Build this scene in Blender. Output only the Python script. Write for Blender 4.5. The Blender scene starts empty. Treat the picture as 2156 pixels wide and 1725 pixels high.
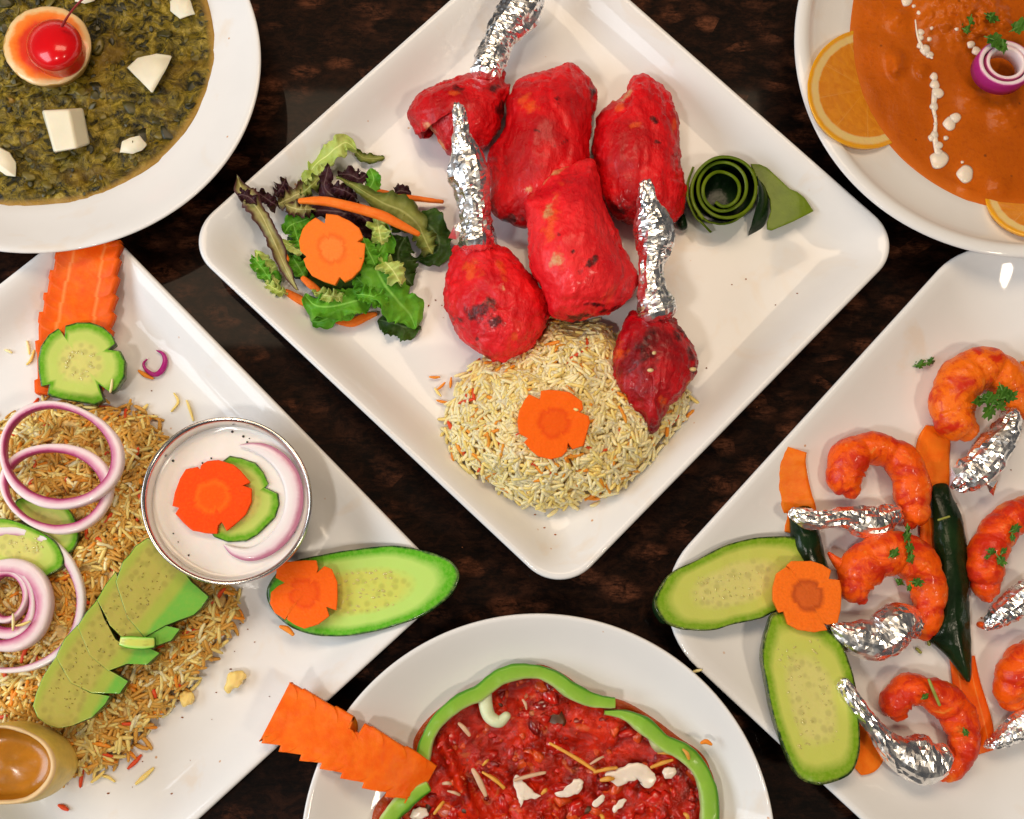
import bpy, math, random
import numpy as np
from mathutils import Vector, noise
random.seed(7)
S = bpy.context.scene
COL = S.collection
# ------------------------------------------------------------------ camera
PX = 0.00024                     # metres per photo unit on the table plane
FPX = 2300.0                     # focal length in the same units (picture 2156 x 1725)
TILT = math.radians(13.0)
DIST = FPX * PX
cam = bpy.data.cameras.new("camera")
cam.sensor_width = 36.0
cam.lens = 36.0 * FPX / 2156.0
cam.clip_start, cam.clip_end = 0.01, 50.0
camo = bpy.data.objects.new("camera", cam)
COL.objects.link(camo)
camo.location = (0, -DIST * math.sin(TILT), DIST * math.cos(TILT))
camo.rotation_euler = (TILT, 0, 0)
S.camera = camo
# ------------------------------------------------------------------ light
w = bpy.data.worlds.new("World"); S.world = w; w.use_nodes = True
bg = w.node_tree.nodes["Background"]
bg.inputs[0].default_value = (0.97, 0.97, 1.0, 1); bg.inputs[1].default_value = 0.055
S.view_settings.view_transform = 'Standard'; S.view_settings.look = 'None'
S.view_settings.exposure = 0.14; S.view_settings.gamma = 1.0

def area(name, loc, target, sx, sy, power, col):
    l = bpy.data.lights.new(name, 'AREA'); l.shape = 'RECTANGLE'; l.size = sx; l.size_y = sy
    l.energy = power; l.color = col
    o = bpy.data.objects.new(name, l); COL.objects.link(o); o.location = loc
    o.rotation_euler = (Vector(target) - Vector(loc)).to_track_quat('-Z', 'Y').to_euler()
    return o
area("window_light", (-1.00, -0.12, 0.55), (0.0, 0.0, 0.0), 0.75, 0.5, 7.0, (0.84, 0.92, 1.0))
cl = area("ceiling_panel_light", (-0.09, 0.66, 1.30), (-0.09, 0.66, 0.0), 1.09, 0.49, 11.0, (1.0, 0.76, 0.52))
area("ceiling_spot", (-0.42, -0.52, 1.05), (0.0, 0.0, 0.0), 0.11, 0.11, 3.2, (1.0, 0.93, 0.84))
area("ceiling_spot", (0.55, -0.45, 1.05), (0.0, 0.0, 0.0), 0.11, 0.11, 3.0, (1.0, 0.84, 0.64))

# ------------------------------------------------------------------ helpers
CT, ST = math.cos(TILT), math.sin(TILT)
CAM = Vector(camo.location)
def P(x, y, z=0.0):
    """photo position + height in mm -> point in the place"""
    a, b = (x - 1078.0) / FPX, -(y - 862.5) / FPX
    d = Vector((a, b * CT + ST, b * ST - CT))
    k = (z * 0.001 - CAM.z) / d.z
    return CAM + d * k
def px_at(z):
    return PX * (1 - z * 0.001 / (DIST * CT))
def zoom(ox, oy, k):
    return lambda *p: [((ox + q[0] * k, oy + q[1] * k) + tuple(q[2:])) for q in p]
def zoomw(ox, oy, k):
    """entries (x, y, z_mm, halfwidth in zoom units, halfheight mm)"""
    return lambda *p: [(ox + q[0] * k, oy + q[1] * k, q[2], q[3] * k) + tuple(q[4:]) for q in p]
ZD = {'Z1': (0, 0, .3298), 'Z2': (419.2, 224.6, .3038), 'Z3': (838.4, 0, .30555), 'Z4': (1632, 0, .3298), 'Z5': (868.4, 329.4, .3906),
      'Z6': (0, 494, .2778), 'Y1': (0, 808.5, .3038), 'Y2': (0, 1200.8, .3038), 'Y3': (269.5, 838.4, .3403), 'Y4': (524, 1272.6, .2622),
      'Y5': (1033, 1272.6, .2847), 'Y6': (1332.5, 1048, .3473), 'Y7': (1706.8, 1272.6, .262), 'Y8': (1632, 688.7, .2951),
      'X1': (1407.4, 284.5, .1597), 'X2': (1856.5, 1018, .217), 'X4': (1916, 688.7, .217), 'X5': (913.3, 658.8, .2569), 'D': (0, 0, 1)}
def z_(n, *p): return zoom(*ZD[n])(*p)
def zw(n, *p): return zoomw(*ZD[n])(*p)

def catmull(pts, n, closed=False):
    A = np.array(pts, float); m = len(A)
    out = []
    if closed:
        idx = lambda i: A[i % m]; segs = m
    else:
        idx = lambda i: A[min(max(i, 0), m - 1)]; segs = m - 1
    for k in range(n):
        u = k / (n if closed else n - 1) * segs
        i = min(int(u), segs - 1); t = u - i
        p0, p1, p2, p3 = idx(i - 1), idx(i), idx(i + 1), idx(i + 2)
        out.append(.5 * ((2 * p1) + (-p0 + p2) * t + (2 * p0 - 5 * p1 + 4 * p2 - p3) * t * t + (-p0 + 3 * p1 - 3 * p2 + p3) * t ** 3))
    return np.array(out)
def evenly(pts, n, closed=True):
    A = np.array(pts, float)
    if closed: A = np.vstack([A, A[:1]])
    d = np.r_[0, np.cumsum(np.linalg.norm(np.diff(A[:, :2], axis=0), axis=1))]
    q = np.linspace(0, d[-1], n + 1)[:-1] if closed else np.linspace(0, d[-1], n)
    return np.stack([np.interp(q, d, A[:, i]) for i in range(A.shape[1])], 1)
def nz(v, f, seed=0.0): return noise.noise(Vector((v[0] * f + seed, v[1] * f - seed, v[2] * f + 2 * seed)))
def fr(v, f, o=3, seed=0.0): return noise.fractal(Vector((v[0] * f + seed, v[1] * f + seed, v[2] * f)), 0.9, 2.0, o)
def ridge(v, f, seed=0.0):
    d = noise.voronoi(Vector((v[0] * f + seed, v[1] * f, v[2] * f - seed)))[0]
    return d[0]

def empty(name, loc, label=None, cat=None, group=None):
    o = bpy.data.objects.new(name, None); COL.objects.link(o); o.location = loc; o.empty_display_size = .01
    tag(o, label, cat, group); return o
def tag(o, label=None, cat=None, group=None, kind=None):
    if label: o['label'] = label
    if cat: o['category'] = cat
    if group: o['group'] = group
    if kind: o['kind'] = kind
    return o
def build(name, V, F, mat, parent=None, attrs=None, smooth=True, fm=None):
    V = np.array([tuple(v) for v in V], float)
    if parent is None: org = np.array([V[:, 0].mean(), V[:, 1].mean(), V[:, 2].min()])
    else: org = np.array(parent.matrix_world.translation if False else ORG[parent.name])
    me = bpy.data.meshes.new(name)
    me.from_pydata((V - org).tolist(), [], [tuple(f) for f in F])
    for m in (mat if isinstance(mat, (list, tuple)) else [mat]): me.materials.append(m)
    me.polygons.foreach_set('use_smooth', [smooth] * len(me.polygons))
    if fm is not None: me.polygons.foreach_set('material_index', list(fm))
    for k, a in (attrs or {}).items():
        at = me.attributes.new(k, 'FLOAT', 'POINT'); at.data.foreach_set('value', np.array(a, np.float32))
    me.update()
    o = bpy.data.objects.new(name, me); COL.objects.link(o)
    if parent is None: o.location = org
    else: o.parent = parent
    ORG[o.name] = org
    return o
ORG = {}
def thing(name, loc, label, cat, group=None):
    o = empty(name, loc, label, cat, group); ORG[o.name] = np.array(loc); return o

def normals(V, F):
    V = np.asarray(V); N = np.zeros_like(V)
    for f in F:
        a, b, c = V[f[0]], V[f[1]], V[f[2]]
        n = np.cross(b - a, c - a)
        for i in f: N[i] += n
    l = np.linalg.norm(N, axis=1); l[l == 0] = 1
    return N / l[:, None]
def displace(V, F, fn, mask=None):
    V = np.array([tuple(v) for v in V], float); N = normals(V, F)
    d = np.array([fn(v) for v in V])
    if mask is not None: d = d * np.asarray(mask)
    return V + N * d[:, None] * 0.001

def loft(rings, close_start=True, close_end=True, closed_u=False):
    """rings of equal length (each ring closed)"""
    V = []; F = []; n = len(rings[0])
    for r in rings: V += [tuple(p) for p in r]
    R = len(rings)
    for i in range(R if closed_u else R - 1):
        a, b = i * n, ((i + 1) % R) * n
        for j in range(n):
            k = (j + 1) % n
            F.append((a + j, a + k, b + k, b + j))
    if not closed_u:
        if close_start: F.append(tuple(range(n - 1, -1, -1)))
        if close_end: F.append(tuple((R - 1) * n + j for j in range(n)))
    return V, F

def orient(pts):
    A = np.array(pts, float); x, y = A[:, 0], A[:, 1]
    a = np.sum(x * np.roll(y, -1) - np.roll(x, -1) * y)
    return A if a < 0 else A[::-1]        # counter-clockwise seen from above (photo y runs down)

def pillow(out, z, H, ctr=None, rings=18, n=140, spline=True, wide=.35, ex=1.0, ez=1.0, zf=None, peak=None):
    """rounded mass inside a traced outline (square grid mapped on the outline, so no pole)"""
    N = max(6, n // 4); n = 4 * N
    pts = orient(evenly(catmull(out, 6 * len(out), True) if spline else out, n)); pts = pts[:, :2]
    c = np.array(ctr if ctr else pts.mean(0), float)[:2]
    rel = pts - c; R = np.hypot(rel[:, 0], rel[:, 1]); ph = np.unwrap(np.arctan2(rel[:, 1], rel[:, 0]))
    cov = np.sqrt((rel ** 2).mean(0)) * 1.35
    el = np.stack([cov[0] * np.cos(ph), cov[1] * np.sin(ph)], 1)
    def at_(tau):
        q = (tau % 1.0) * n; i0 = int(q) % n; f = q - int(q); i1 = (i0 + 1) % n
        return rel[i0] * (1 - f) + rel[i1] * f, el[i0] * (1 - f) + el[i1] * f
    V, T, idx = [], [], {}
    for iy in range(N + 1):
        for ix in range(N + 1):
            a, b = -1 + 2 * ix / N, -1 + 2 * iy / N
            if a == 0 and b == 0: s0, tau = 0.0, 0.0
            elif abs(a) > abs(b): s0 = abs(a); tau = ((math.pi / 4) * (b / a) + (0 if a > 0 else math.pi)) / (2 * math.pi)
            else: s0 = abs(b); tau = (math.pi / 2 - (math.pi / 4) * (a / b) + (0 if b > 0 else math.pi)) / (2 * math.pi)
            s = math.sin(s0 * math.pi / 2); q = math.cos(s0 * math.pi / 2) ** ez
            o, e = at_(-tau); k = s ** 1.6; p = c + s * (e * (1 - k) + o * k)
            idx[ix, iy] = len(V); T.append(s)
            V.append(tuple(P(p[0], p[1], z + wide * H + (1 - wide) * H * q + (zf(p[0], p[1]) if zf else 0))))
    F = []
    for iy in range(N):
        for ix in range(N): F.append((idx[ix, iy], idx[ix + 1, iy], idx[ix + 1, iy + 1], idx[ix, iy + 1]))
    per = [idx[i, 0] for i in range(N)] + [idx[N, i] for i in range(N)] + [idx[N - i, N] for i in range(N)] + [idx[0, N - i] for i in range(N)]
    pp = []
    for i in per:
        v = Vector(V[i]); pp.append(v)
    cw = sum(pp, Vector()) / len(pp); prev = per
    for s, q in ((.95, .14), (.86, .04), (.72, 0.0)):
        cur = []
        for v in pp:
            w_ = cw + (v - cw) * s; w_.z = v.z - wide * H * .001 * (1 - q / .3); cur.append(len(V)); V.append(tuple(w_)); T.append(1.1)
        for i in range(n): F.append((prev[(i + 1) % n], prev[i], cur[i], cur[(i + 1) % n]))
        prev = cur
    F.append(tuple(prev[::-1]))
    a, b, d_ = (np.array(V[F[len(F) // 3][k]]) for k in (0, 1, 2))
    if np.cross(b - a, d_ - a)[2] < 0: F = [f[::-1] for f in F]
    return V, F, {'t': T}

def disc(out, ctr, z, th, rings=9, n=200, spline=True, zf=None, dome=0.0, under=.97):
    """slice with a flat (or slightly domed) top and a side wall"""
    pts = orient(evenly(catmull(out, 6 * len(out), True) if spline else out, n))
    c = np.array(ctr, float)
    g = zf if zf else (lambda x, y: 0.0)
    rows, T = [], []
    def ring(s, dz):
        r = []
        for p in pts:
            x, y = c[0] + (p[0] - c[0]) * s, c[1] + (p[1] - c[1]) * s
            r.append(P(x, y, z + g(x, y) + dz + dome * (1 - s * s)))
        return r
    r0 = ring(1.0, -.45); cw = sum(r0, Vector()) / n
    for s, dz, t in ((under, -th + .45, 1.2), (.5 + under / 2, -th * .5 + .2, 1.2)):
        q = [cw + (v - cw) * s for v in r0]
        rows.append([Vector((v.x, v.y, o.z + dz * .001)) for v, o in zip(q, r0)]); T.append(t)
    rows.append(r0); T.append(1.1)
    rows.append(ring(.992, -.08)); T.append(1.02)
    for k in range(rings):
        s = .97 * (1 - k / rings); rows.append(ring(s, 0)); T.append(s)
    V, F = loft(rows, True, False)
    V.append(tuple(P(c[0], c[1], z + g(*c) + dome))); k = len(V) - 1; b = (len(rows) - 1) * n
    for j in range(n): F.append((b + j, b + (j + 1) % n, k))
    return V, F, {'t': [x for x in T for _ in range(n)] + [0.0]}

def sweep(path, n=20, m=40, closed=False, sx=1.0, ends=True, cap=1.0, flip=False):
    """path entries (x, y, z_mm centre, halfwidth photo units, halfheight mm)"""
    A = catmull(path, m, closed)
    W = [P(a[0], a[1], a[2]) for a in A]; m = len(W)
    rows, tt, uu, vv = [], [], [], []
    def ring(c, T, hw, hh, u):
        T = T.normalized(); s = T.cross(Vector((0, 0, 1)))
        s = s.normalized() if s.length > 1e-6 else Vector((1, 0, 0)); up = s.cross(T).normalized()
        r = []
        for j in range(n):
            a = -2 * math.pi * j / n
            ca, sa = math.cos(a), math.sin(a)
            e = 2.0 / (2.0 * sx)
            x = math.copysign(abs(ca) ** e, ca); y = math.copysign(abs(sa) ** e, sa)
            r.append(c + s * x * hw + up * y * hh); tt.append(x); uu.append(u); vv.append(y)
        rows.append(r)
    for i in range(m):
        if closed: T = W[(i + 1) % m] - W[i - 1]
        else: T = W[min(i + 1, m - 1)] - W[max(i - 1, 0)]
        hw, hh = max(A[i][3], .5) * px_at(A[i][2]), max(A[i][4], .12) * .001
        if ends and not closed and i == 0:
            for k in (3, 2, 1):
                a = k / 3.3 * math.pi / 2
                ring(W[i] - T.normalized() * hw * cap * math.sin(a), T, hw * math.cos(a), hh * math.cos(a), 0.0)
        ring(W[i], T, hw, hh, i / (m - 1))
        if ends and not closed and i == m - 1:
            for k in (1, 2, 3):
                a = k / 3.3 * math.pi / 2
                ring(W[i] + T.normalized() * hw * cap * math.sin(a), T, hw * math.cos(a), hh * math.cos(a), 1.0)
    V, F = loft(rows, True, True, closed)
    return V, F, {'t': tt, 'u': uu, 'v': vv}

def strip(path, th, nu=60, nv=12, wl=None, wr=None, slant=0.0, zfn=None, jag=0.0, mid=0.0):
    """sheet along a path: entries (x, y, z_mm top, halfwidth); wl / wr scale the two edges along u"""
    A = catmull(path, nu, False)
    W = [P(a[0], a[1], a[2]) for a in A]
    top, bot, tt, uu = [], [], [], []
    for i in range(nu):
        u = i / (nu - 1)
        T = (W[min(i + 1, nu - 1)] - W[max(i - 1, 0)]).normalized()
        s = T.cross(Vector((0, 0, 1))).normalized()
        hw = max(A[i][3], .4) * px_at(A[i][2])
        for j in range(nv + 1):
            v = -1 + 2 * j / nv
            k = (wl(u) if v < 0 else wr(u)) if wl else 1.0
            p = W[i] + s * (v * hw * k) + T * (slant * abs(v) ** 5 * hw * min(1.0, u * 9, (1 - u) * 9))
            if mid: p = p + s * mid
            dz = zfn(u, v, p) if zfn else 0.0
            top.append(p + Vector((0, 0, dz * .001))); bot.append(p + Vector((0, 0, (dz - th) * .001)))
            tt.append(abs(v) if k > 0 else 0); uu.append(u)
    V = top + bot; N = len(top); F = []; q = nv + 1
    for i in range(nu - 1):
        for j in range(nv):
            a = i * q + j
            F.append((a, a + q, a + q + 1, a + 1)[::-1]); F.append((N + a, N + a + 1, N + a + q + 1, N + a + q)[::-1])
        for a, b in ((i * q, (i + 1) * q), ):
            F.append((a, N + a, N + b, b)[::-1])
        a, b = i * q + nv, (i + 1) * q + nv
        F.append((a, b, N + b, N + a)[::-1])
    for j in range(nv):
        F.append((j, j + 1, N + j + 1, N + j)[::-1]); a = (nu - 1) * q + j
        F.append((a, N + a, N + a + 1, a + 1)[::-1])
    return V, F, {'t': tt + [1.2] * N, 'u': uu + uu}
def join(*parts):
    V, F, at = [], [], {}
    for v, f, a in parts:
        o = len(V); V += [tuple(x) for x in v]; F += [tuple(i + o for i in q) for q in f]
        for k in a: at.setdefault(k, []).extend(a[k])
    return V, F, at

# ------------------------------------------------------------------ materials
class M:
    """small node helper"""
    def __init__(s, name, rough=.5, spec=.14, sss=0.0, sssr=(1, .5, .25), scale=.002, coat=0.0, metal=0.0, crough=.1):
        s.m = bpy.data.materials.new(name); s.m.use_nodes = True
        s.t = s.m.node_tree; s.b = s.t.nodes["Principled BSDF"]
        i = s.b.inputs
        i['Roughness'].default_value = rough; i['Specular IOR Level'].default_value = spec; i['Metallic'].default_value = metal
        i['Subsurface Weight'].default_value = sss; i['Subsurface Radius'].default_value = sssr; i['Subsurface Scale'].default_value = scale
        i['Coat Weight'].default_value = coat; i['Coat Roughness'].default_value = crough
        s.co = s.t.nodes.new('ShaderNodeTexCoord').outputs['Object']
        s.h = None
    def N(s, ty, **k):
        n = s.t.nodes.new(ty)
        for a, b in k.items(): setattr(n, a, b)
        return n
    def L(s, a, b): s.t.links.new(a, b)
    def noise(s, scale, detail=3, rough=.55, dist=0.0, stretch=None):
        n = s.N('ShaderNodeTexNoise'); n.inputs['Scale'].default_value = scale; n.inputs['Detail'].default_value = detail
        n.inputs['Roughness'].default_value = rough; n.inputs['Distortion'].default_value = dist
        s.L(s.map(stretch), n.inputs['Vector']); return n.outputs['Fac']
    def map(s, stretch):
        if not stretch: return s.co
        m = s.N('ShaderNodeMapping'); m.inputs['Scale'].default_value = stretch; s.L(s.co, m.inputs['Vector']); return m.outputs[0]
    def voro(s, scale, out='Distance', feature='F1', stretch=None, rand=1.0):
        n = s.N('ShaderNodeTexVoronoi'); n.feature = feature; n.inputs['Scale'].default_value = scale; n.inputs['Randomness'].default_value = rand
        s.L(s.map(stretch), n.inputs['Vector']); return n.outputs[out]
    def attr(s, k): return s.N('ShaderNodeAttribute', attribute_name=k).outputs['Fac']
    def ramp(s, fac, *st, interp='LINEAR'):
        r = s.N('ShaderNodeValToRGB'); e = r.color_ramp.elements; r.color_ramp.interpolation = interp
        while len(e) < len(st): e.new(.5)
        for q, (p, c) in zip(e, st):
            q.position = p; q.color = (c if len(c) == 4 else tuple(c) + (1,)) if isinstance(c, tuple) else (c, c, c, 1)
        s.L(fac, r.inputs[0]); return r.outputs[0]
    def mix(s, fac, a, b, mode='MIX'):
        n = s.N('ShaderNodeMix', data_type='RGBA', blend_type=mode)
        for v, i in ((fac, 0), (a, 6), (b, 7)):
            if isinstance(v, (int, float)): n.inputs[i].default_value = v
            elif isinstance(v, tuple): n.inputs[i].default_value = v + (1,)
            else: s.L(v, n.inputs[i])
        return n.outputs[2]
    def math(s, op, a, b=0.0):
        n = s.N('ShaderNodeMath', operation=op)
        for v, i in ((a, 0), (b, 1)):
            if isinstance(v, (int, float)): n.inputs[i].default_value = v
            else: s.L(v, n.inputs[i])
        return n.outputs[0]
    def col(s, c):
        if isinstance(c, tuple): s.b.inputs['Base Color'].default_value = c + (1,)
        else: s.L(c, s.b.inputs['Base Color'])
        return s
    def bump(s, h, dist=.0005, strength=.6):
        n = s.N('ShaderNodeBump'); n.inputs['Distance'].default_value = dist; n.inputs['Strength'].default_value = strength
        s.L(h, n.inputs['Height'])
        if s.h is not None: s.L(s.h, n.inputs['Normal'])
        s.h = n.outputs[0]; s.L(s.h, s.b.inputs['Normal']); return s
    def rough(s, r): s.L(r, s.b.inputs['Roughness']); return s

def porcelain():
    m = M("white_porcelain", .5, .05, coat=.50, crough=.05)
    n = m.noise(18, 4)
    k = m.ramp(n, (.3, (.75, .75, .75)), (.7, (.80, .80, .80)))
    k = m.mix(m.math('MULTIPLY', m.ramp(m.noise(24, 4, .6, .6), (.60, 0.0), (.72, 1.0)), .26), k, (.72, .52, .30))
    k = m.mix(m.math('MULTIPLY', m.ramp(m.voro(75), (.035, .8), (.06, 0.0)), m.ramp(m.noise(14, 2), (.5, 0.0), (.56, 1.0))), k, (.55, .26, .08))
    m.col(k)
    return m.m
def table_mat():
    m = M("dark_flecked_laminate", .45, .05, coat=.10, crough=.05)
    a = m.noise(110, 7, .78, .5, (.75, 1.2, 1)); v = m.voro(85, 'Color', stretch=(.65, 1.2, 1)); g = m.noise(520, 4, .75, 0, (.35, 1, 1))
    sep = m.N('ShaderNodeSeparateColor'); m.L(v, sep.inputs[0])
    chip = m.math('MULTIPLY', m.ramp(sep.outputs[0], (.42, 0.0), (.75, 1.0)), m.ramp(m.voro(85, stretch=(.65, 1.2, 1)), (.30, 1.0), (.60, 0.0)))
    chip = m.math('MULTIPLY', chip, m.ramp(g, (.36, .0), (.62, 1.0))); chip = m.math('MULTIPLY', chip, m.ramp(m.noise(150, 5, .7, .6), (.34, .0), (.55, 1.0)))
    base = m.ramp(a, (.40, (.0020, .0010, .0008)), (.50, (.007, .0026, .0016)), (.64, (.026, .009, .0045)))
    base = m.mix(m.math('MULTIPLY', m.ramp(g, (.45, 0.0), (.7, 1.0)), .35), base, (.035, .014, .006))
    m.col(m.mix(m.math('MULTIPLY', chip, .95), base, (.135, .046, .022)))
    m.bump(g, .0002, .25)
    return m.m
def chicken_mat(name, red, deep, orange, oz=.5, char=.66):
    m = M(name, .34, .30, sss=.05, sssr=(1, .12, .06), scale=.002, coat=.15, crough=.16)
    a = m.noise(38, 5, .6, .5); b = m.noise(75, 4, .6, 1.0); c = m.noise(30, 3, .5, 1.5); f = m.noise(420, 4, .65)
    k = m.ramp(a, (.36, deep), (.57, red), (.8, red)); sp_ = m.noise(230, 4, .7)
    k = m.mix(m.math('MULTIPLY', m.ramp(sp_, (.66, 0.0), (.74, 1.0)), .6), k, tuple(x * .3 for x in deep))
    k = m.mix(m.math('MULTIPLY', m.ramp(c, (oz, 0.0), (oz + .16, 1.0)), .75), k, orange)
    k = m.mix(m.ramp(b, (char, 0.0), (char + .06, 1.0)), k, (.035, .004, .004))
    k = m.mix(m.math('MULTIPLY', m.ramp(f, (.56, 0.0), (.7, 1.0)), .5), k, deep)
    g = m.noise(650, 3, .6)
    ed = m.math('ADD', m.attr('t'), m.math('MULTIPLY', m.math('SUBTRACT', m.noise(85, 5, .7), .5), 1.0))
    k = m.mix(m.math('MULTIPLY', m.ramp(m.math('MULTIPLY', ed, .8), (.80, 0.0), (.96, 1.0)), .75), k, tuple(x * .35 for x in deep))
    def over(key, k, c, amt=1.0):
        q = m.math('ADD', m.attr(key), m.math('MULTIPLY', m.math('SUBTRACT', g, .5), 1.1))
        return m.mix(m.math('MULTIPLY', m.ramp(q, (.40, 0.0), (1.0, 1.0)), amt), k, c)
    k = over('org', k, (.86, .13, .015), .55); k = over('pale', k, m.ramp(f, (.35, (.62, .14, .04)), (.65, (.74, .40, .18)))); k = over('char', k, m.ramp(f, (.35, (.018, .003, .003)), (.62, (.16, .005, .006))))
    m.col(k); m.bump(m.noise(300, 4, .7, .4, (1, .35, 1)), .0012, .75).bump(m.noise(140, 5, .65, 1.4), .0016, .6)
    m.rough(m.ramp(m.noise(160, 3), (.35, .24), (.65, .5)))
    return m.m
def foil_mat():
    m = M("aluminium_foil", .2, .5, metal=1.0)
    m.col((.96, .95, .94)); m.rough(m.ramp(m.noise(150, 2), (.3, .20), (.7, .36)))
    return m.m
def carrot_mat(name, core, flesh, ring):
    m = M(name, .42, .14, sss=.2, sssr=(1, .4, .1), scale=.003)
    t = m.attr('t'); n = m.noise(300, 4, .6); n2 = m.noise(900, 2)
    tt = m.math('ADD', t, m.math('MULTIPLY', m.math('SUBTRACT', n, .5), .16))
    k = m.ramp(tt, (.0, core), (.30, core), (.40, ring), (.52, flesh), (1.0, flesh))
    k = m.mix(m.math('MULTIPLY', m.ramp(n2, (.45, 0.0), (.7, 1.0)), .22), k, ring)
    m.col(k); m.bump(m.voro(650), .0004, .35).bump(n, .0004, .4)
    return m.m
def carrot_strip_mat(name, a, b, ln=True):
    m = M(name, .4, .14, sss=.25, sssr=(1, .4, .1), scale=.003)
    n = m.noise(160, 4, .6, 0); t = m.attr('t')
    k = m.ramp(n, (.35, a), (.65, b))
    if ln:
        k = m.mix(m.ramp(t, (.42, 0.0), (.5, .55), (.58, 0.0)), k, (.95, .36, .10))
        k = m.mix(m.ramp(t, (.55, 0.0), (.8, .6)), k, (.72, .10, .008))
    m.col(k); m.bump(m.noise(700, 3), .0003, .4); return m.m
def cucumber_mat(name, core, mid, rind, skin, seedtint=.5):
    m = M(name, .28, .14, sss=.35, sssr=(.6, 1, .3), scale=.004, coat=.35)
    t = m.attr('t'); n = m.noise(110, 3, .6)
    tt = m.math('ADD', t, m.math('MULTIPLY', m.math('SUBTRACT', n, .5), .07))
    k = m.ramp(tt, (0.0, core), (.42, core), (.58, mid), (.74, mid), (.88, rind), (.945, rind), (.985, skin))
    st = m.noise(520, 3, .6, 0, None)
    k = m.mix(m.math('MULTIPLY', m.ramp(st, (.4, 0.0), (.7, 1.0)), .25), k, mid)
    zone = m.math('MULTIPLY', m.ramp(t, (.08, 0.0), (.2, 1.0), (.45, 1.0), (.58, 0.0)), m.ramp(m.voro(260, stretch=(1, 1, .3)), (.25, 1.0), (.5, 0.0)))
    k = m.mix(m.math('MULTIPLY', zone, .38), k, tuple(x * .55 for x in core))
    m.col(k); m.bump(st, .0003, .3); return m.m
def skin_mat(name, a, b, rough=.25):
    m = M(name, rough, .2, coat=.08)
    n = m.noise(70, 4, .6); m.col(m.ramp(n, (.35, a), (.7, b))); m.bump(m.noise(350, 3), .0005, .5); return m.m
def leaf_mat(name, a, b, edge=None, sss=.1):
    m = M(name, .38, .14, sss=sss, sssr=(.5, 1, .2), scale=.002)
    n = m.noise(80, 4, .6); k = m.ramp(n, (.32, a), (.68, b)); t = m.attr('t')
    if edge: k = m.mix(m.ramp(t, (.35, 0.0), (.85, 1.0)), k, edge)
    k = m.mix(m.ramp(t, (.02, .8), (.10, 0.0)), k, tuple(min(1, x * 1.25 + .06) for x in b))
    m.col(k); m.bump(m.voro(260, stretch=(1, 1, 1)), .0010, .5).bump(m.noise(500, 2), .0004, .4)
    m.b.inputs['Transmission Weight'].default_value = 0
    return m.m
def onion_mat(name, white, pink, purple):
    m = M(name, .25, .14, sss=.3, sssr=(1, .7, .8), scale=.003, coat=.2)
    t = m.attr('t'); v = m.attr('v'); n = m.noise(160, 3, .6)
    tt = m.math('ADD', t, m.math('MULTIPLY', m.math('SUBTRACT', n, .5), .5))
    k = m.ramp(m.math('ADD', m.math('MULTIPLY', tt, .5), .5), (.0, white), (.38, white), (.62, pink), (.86, purple))
    m.col(k); m.bump(m.noise(400, 2), .0002, .3); return m.m
def rice_mat(name, a, b):
    m = M(name, .34, .25, sss=.45, sssr=(1, .8, .4), scale=.002)
    o = m.N('ShaderNodeObjectInfo').outputs['Random']
    n = m.noise(90, 2)
    m.col(m.mix(o, m.ramp(n, (.3, a), (.7, b)), m.ramp(n, (.3, b), (.7, a)))); return m.m
def plain(name, c, rough=.4, sss=0.0, var=.25, bump=.3, scale=200, coat=0.0):
    m = M(name, rough, .5, sss=sss, scale=.003, coat=coat)
    n = m.noise(scale, 4, .6)
    m.col(m.ramp(n, (.3, tuple(x * (1 - var) for x in c)), (.7, tuple(min(1, x * (1 + var * .5)) for x in c))))
    if bump: m.bump(n, .0005, bump)
    return m.m

PORC = porcelain()
TABLE = table_mat()
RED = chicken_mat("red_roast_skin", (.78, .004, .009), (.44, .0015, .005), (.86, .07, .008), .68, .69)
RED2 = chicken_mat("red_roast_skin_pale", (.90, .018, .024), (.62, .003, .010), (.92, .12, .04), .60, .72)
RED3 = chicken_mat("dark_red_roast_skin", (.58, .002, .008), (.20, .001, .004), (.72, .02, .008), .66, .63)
FOIL = foil_mat()
CAR_PALE = carrot_mat("pale_carrot_slice", (.90, .24, .035), (.92, .21, .018), (.86, .15, .012))
CAR = carrot_mat("carrot_slice", (.86, .11, .004), (.93, .14, .004), (.80, .08, .003))
CAR_DK = carrot_mat("deep_carrot_slice", (.90, .10, .002), (.90, .07, .002), (.88, .14, .005))
CAR_BR = carrot_mat("carrot_slice_brown_heart", (.66, .12, .015), (.93, .18, .010), (.50, .075, .008))
CSTRIP = carrot_strip_mat("carrot_slab", (.88, .10, .002), (.94, .16, .004))
CFEATH = carrot_strip_mat("carrot_feather", (.88, .12, .003), (.92, .18, .008), False)
CRIB = carrot_strip_mat("carrot_ribbon", (.88, .16, .006), (.92, .23, .014), False)
CUC = cucumber_mat("cucumber_flesh", (.68, .64, .20), (.54, .64, .15), (.13, .38, .012), (.010, .05, .010))
CUC_Y = cucumber_mat("cucumber_flesh_olive", (.68, .64, .22), (.58, .62, .13), (.19, .36, .012), (.006, .028, .006))
CUC_L = cucumber_mat("cucumber_flesh_light", (.62, .64, .13), (.50, .72, .17), (.10, .42, .012), (.010, .05, .012))
CUCF = cucumber_mat("cucumber_fan_flesh", (.46, .40, .09), (.38, .44, .07), (.17, .46, .06), (.008, .05, .010))
PEEL = skin_mat("cucumber_peel", (.004, .012, .004), (.012, .035, .010))
PEEL_IN = skin_mat("cucumber_peel_inside", (.03, .14, .012), (.08, .26, .02), .3)
PEEL_LT = skin_mat("cucumber_peel_flesh", (.085, .14, .003), (.15, .22, .008), .35)
SEED = plain("cucumber_seed", (.62, .56, .17), .12, .2, .25, 0)
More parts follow.
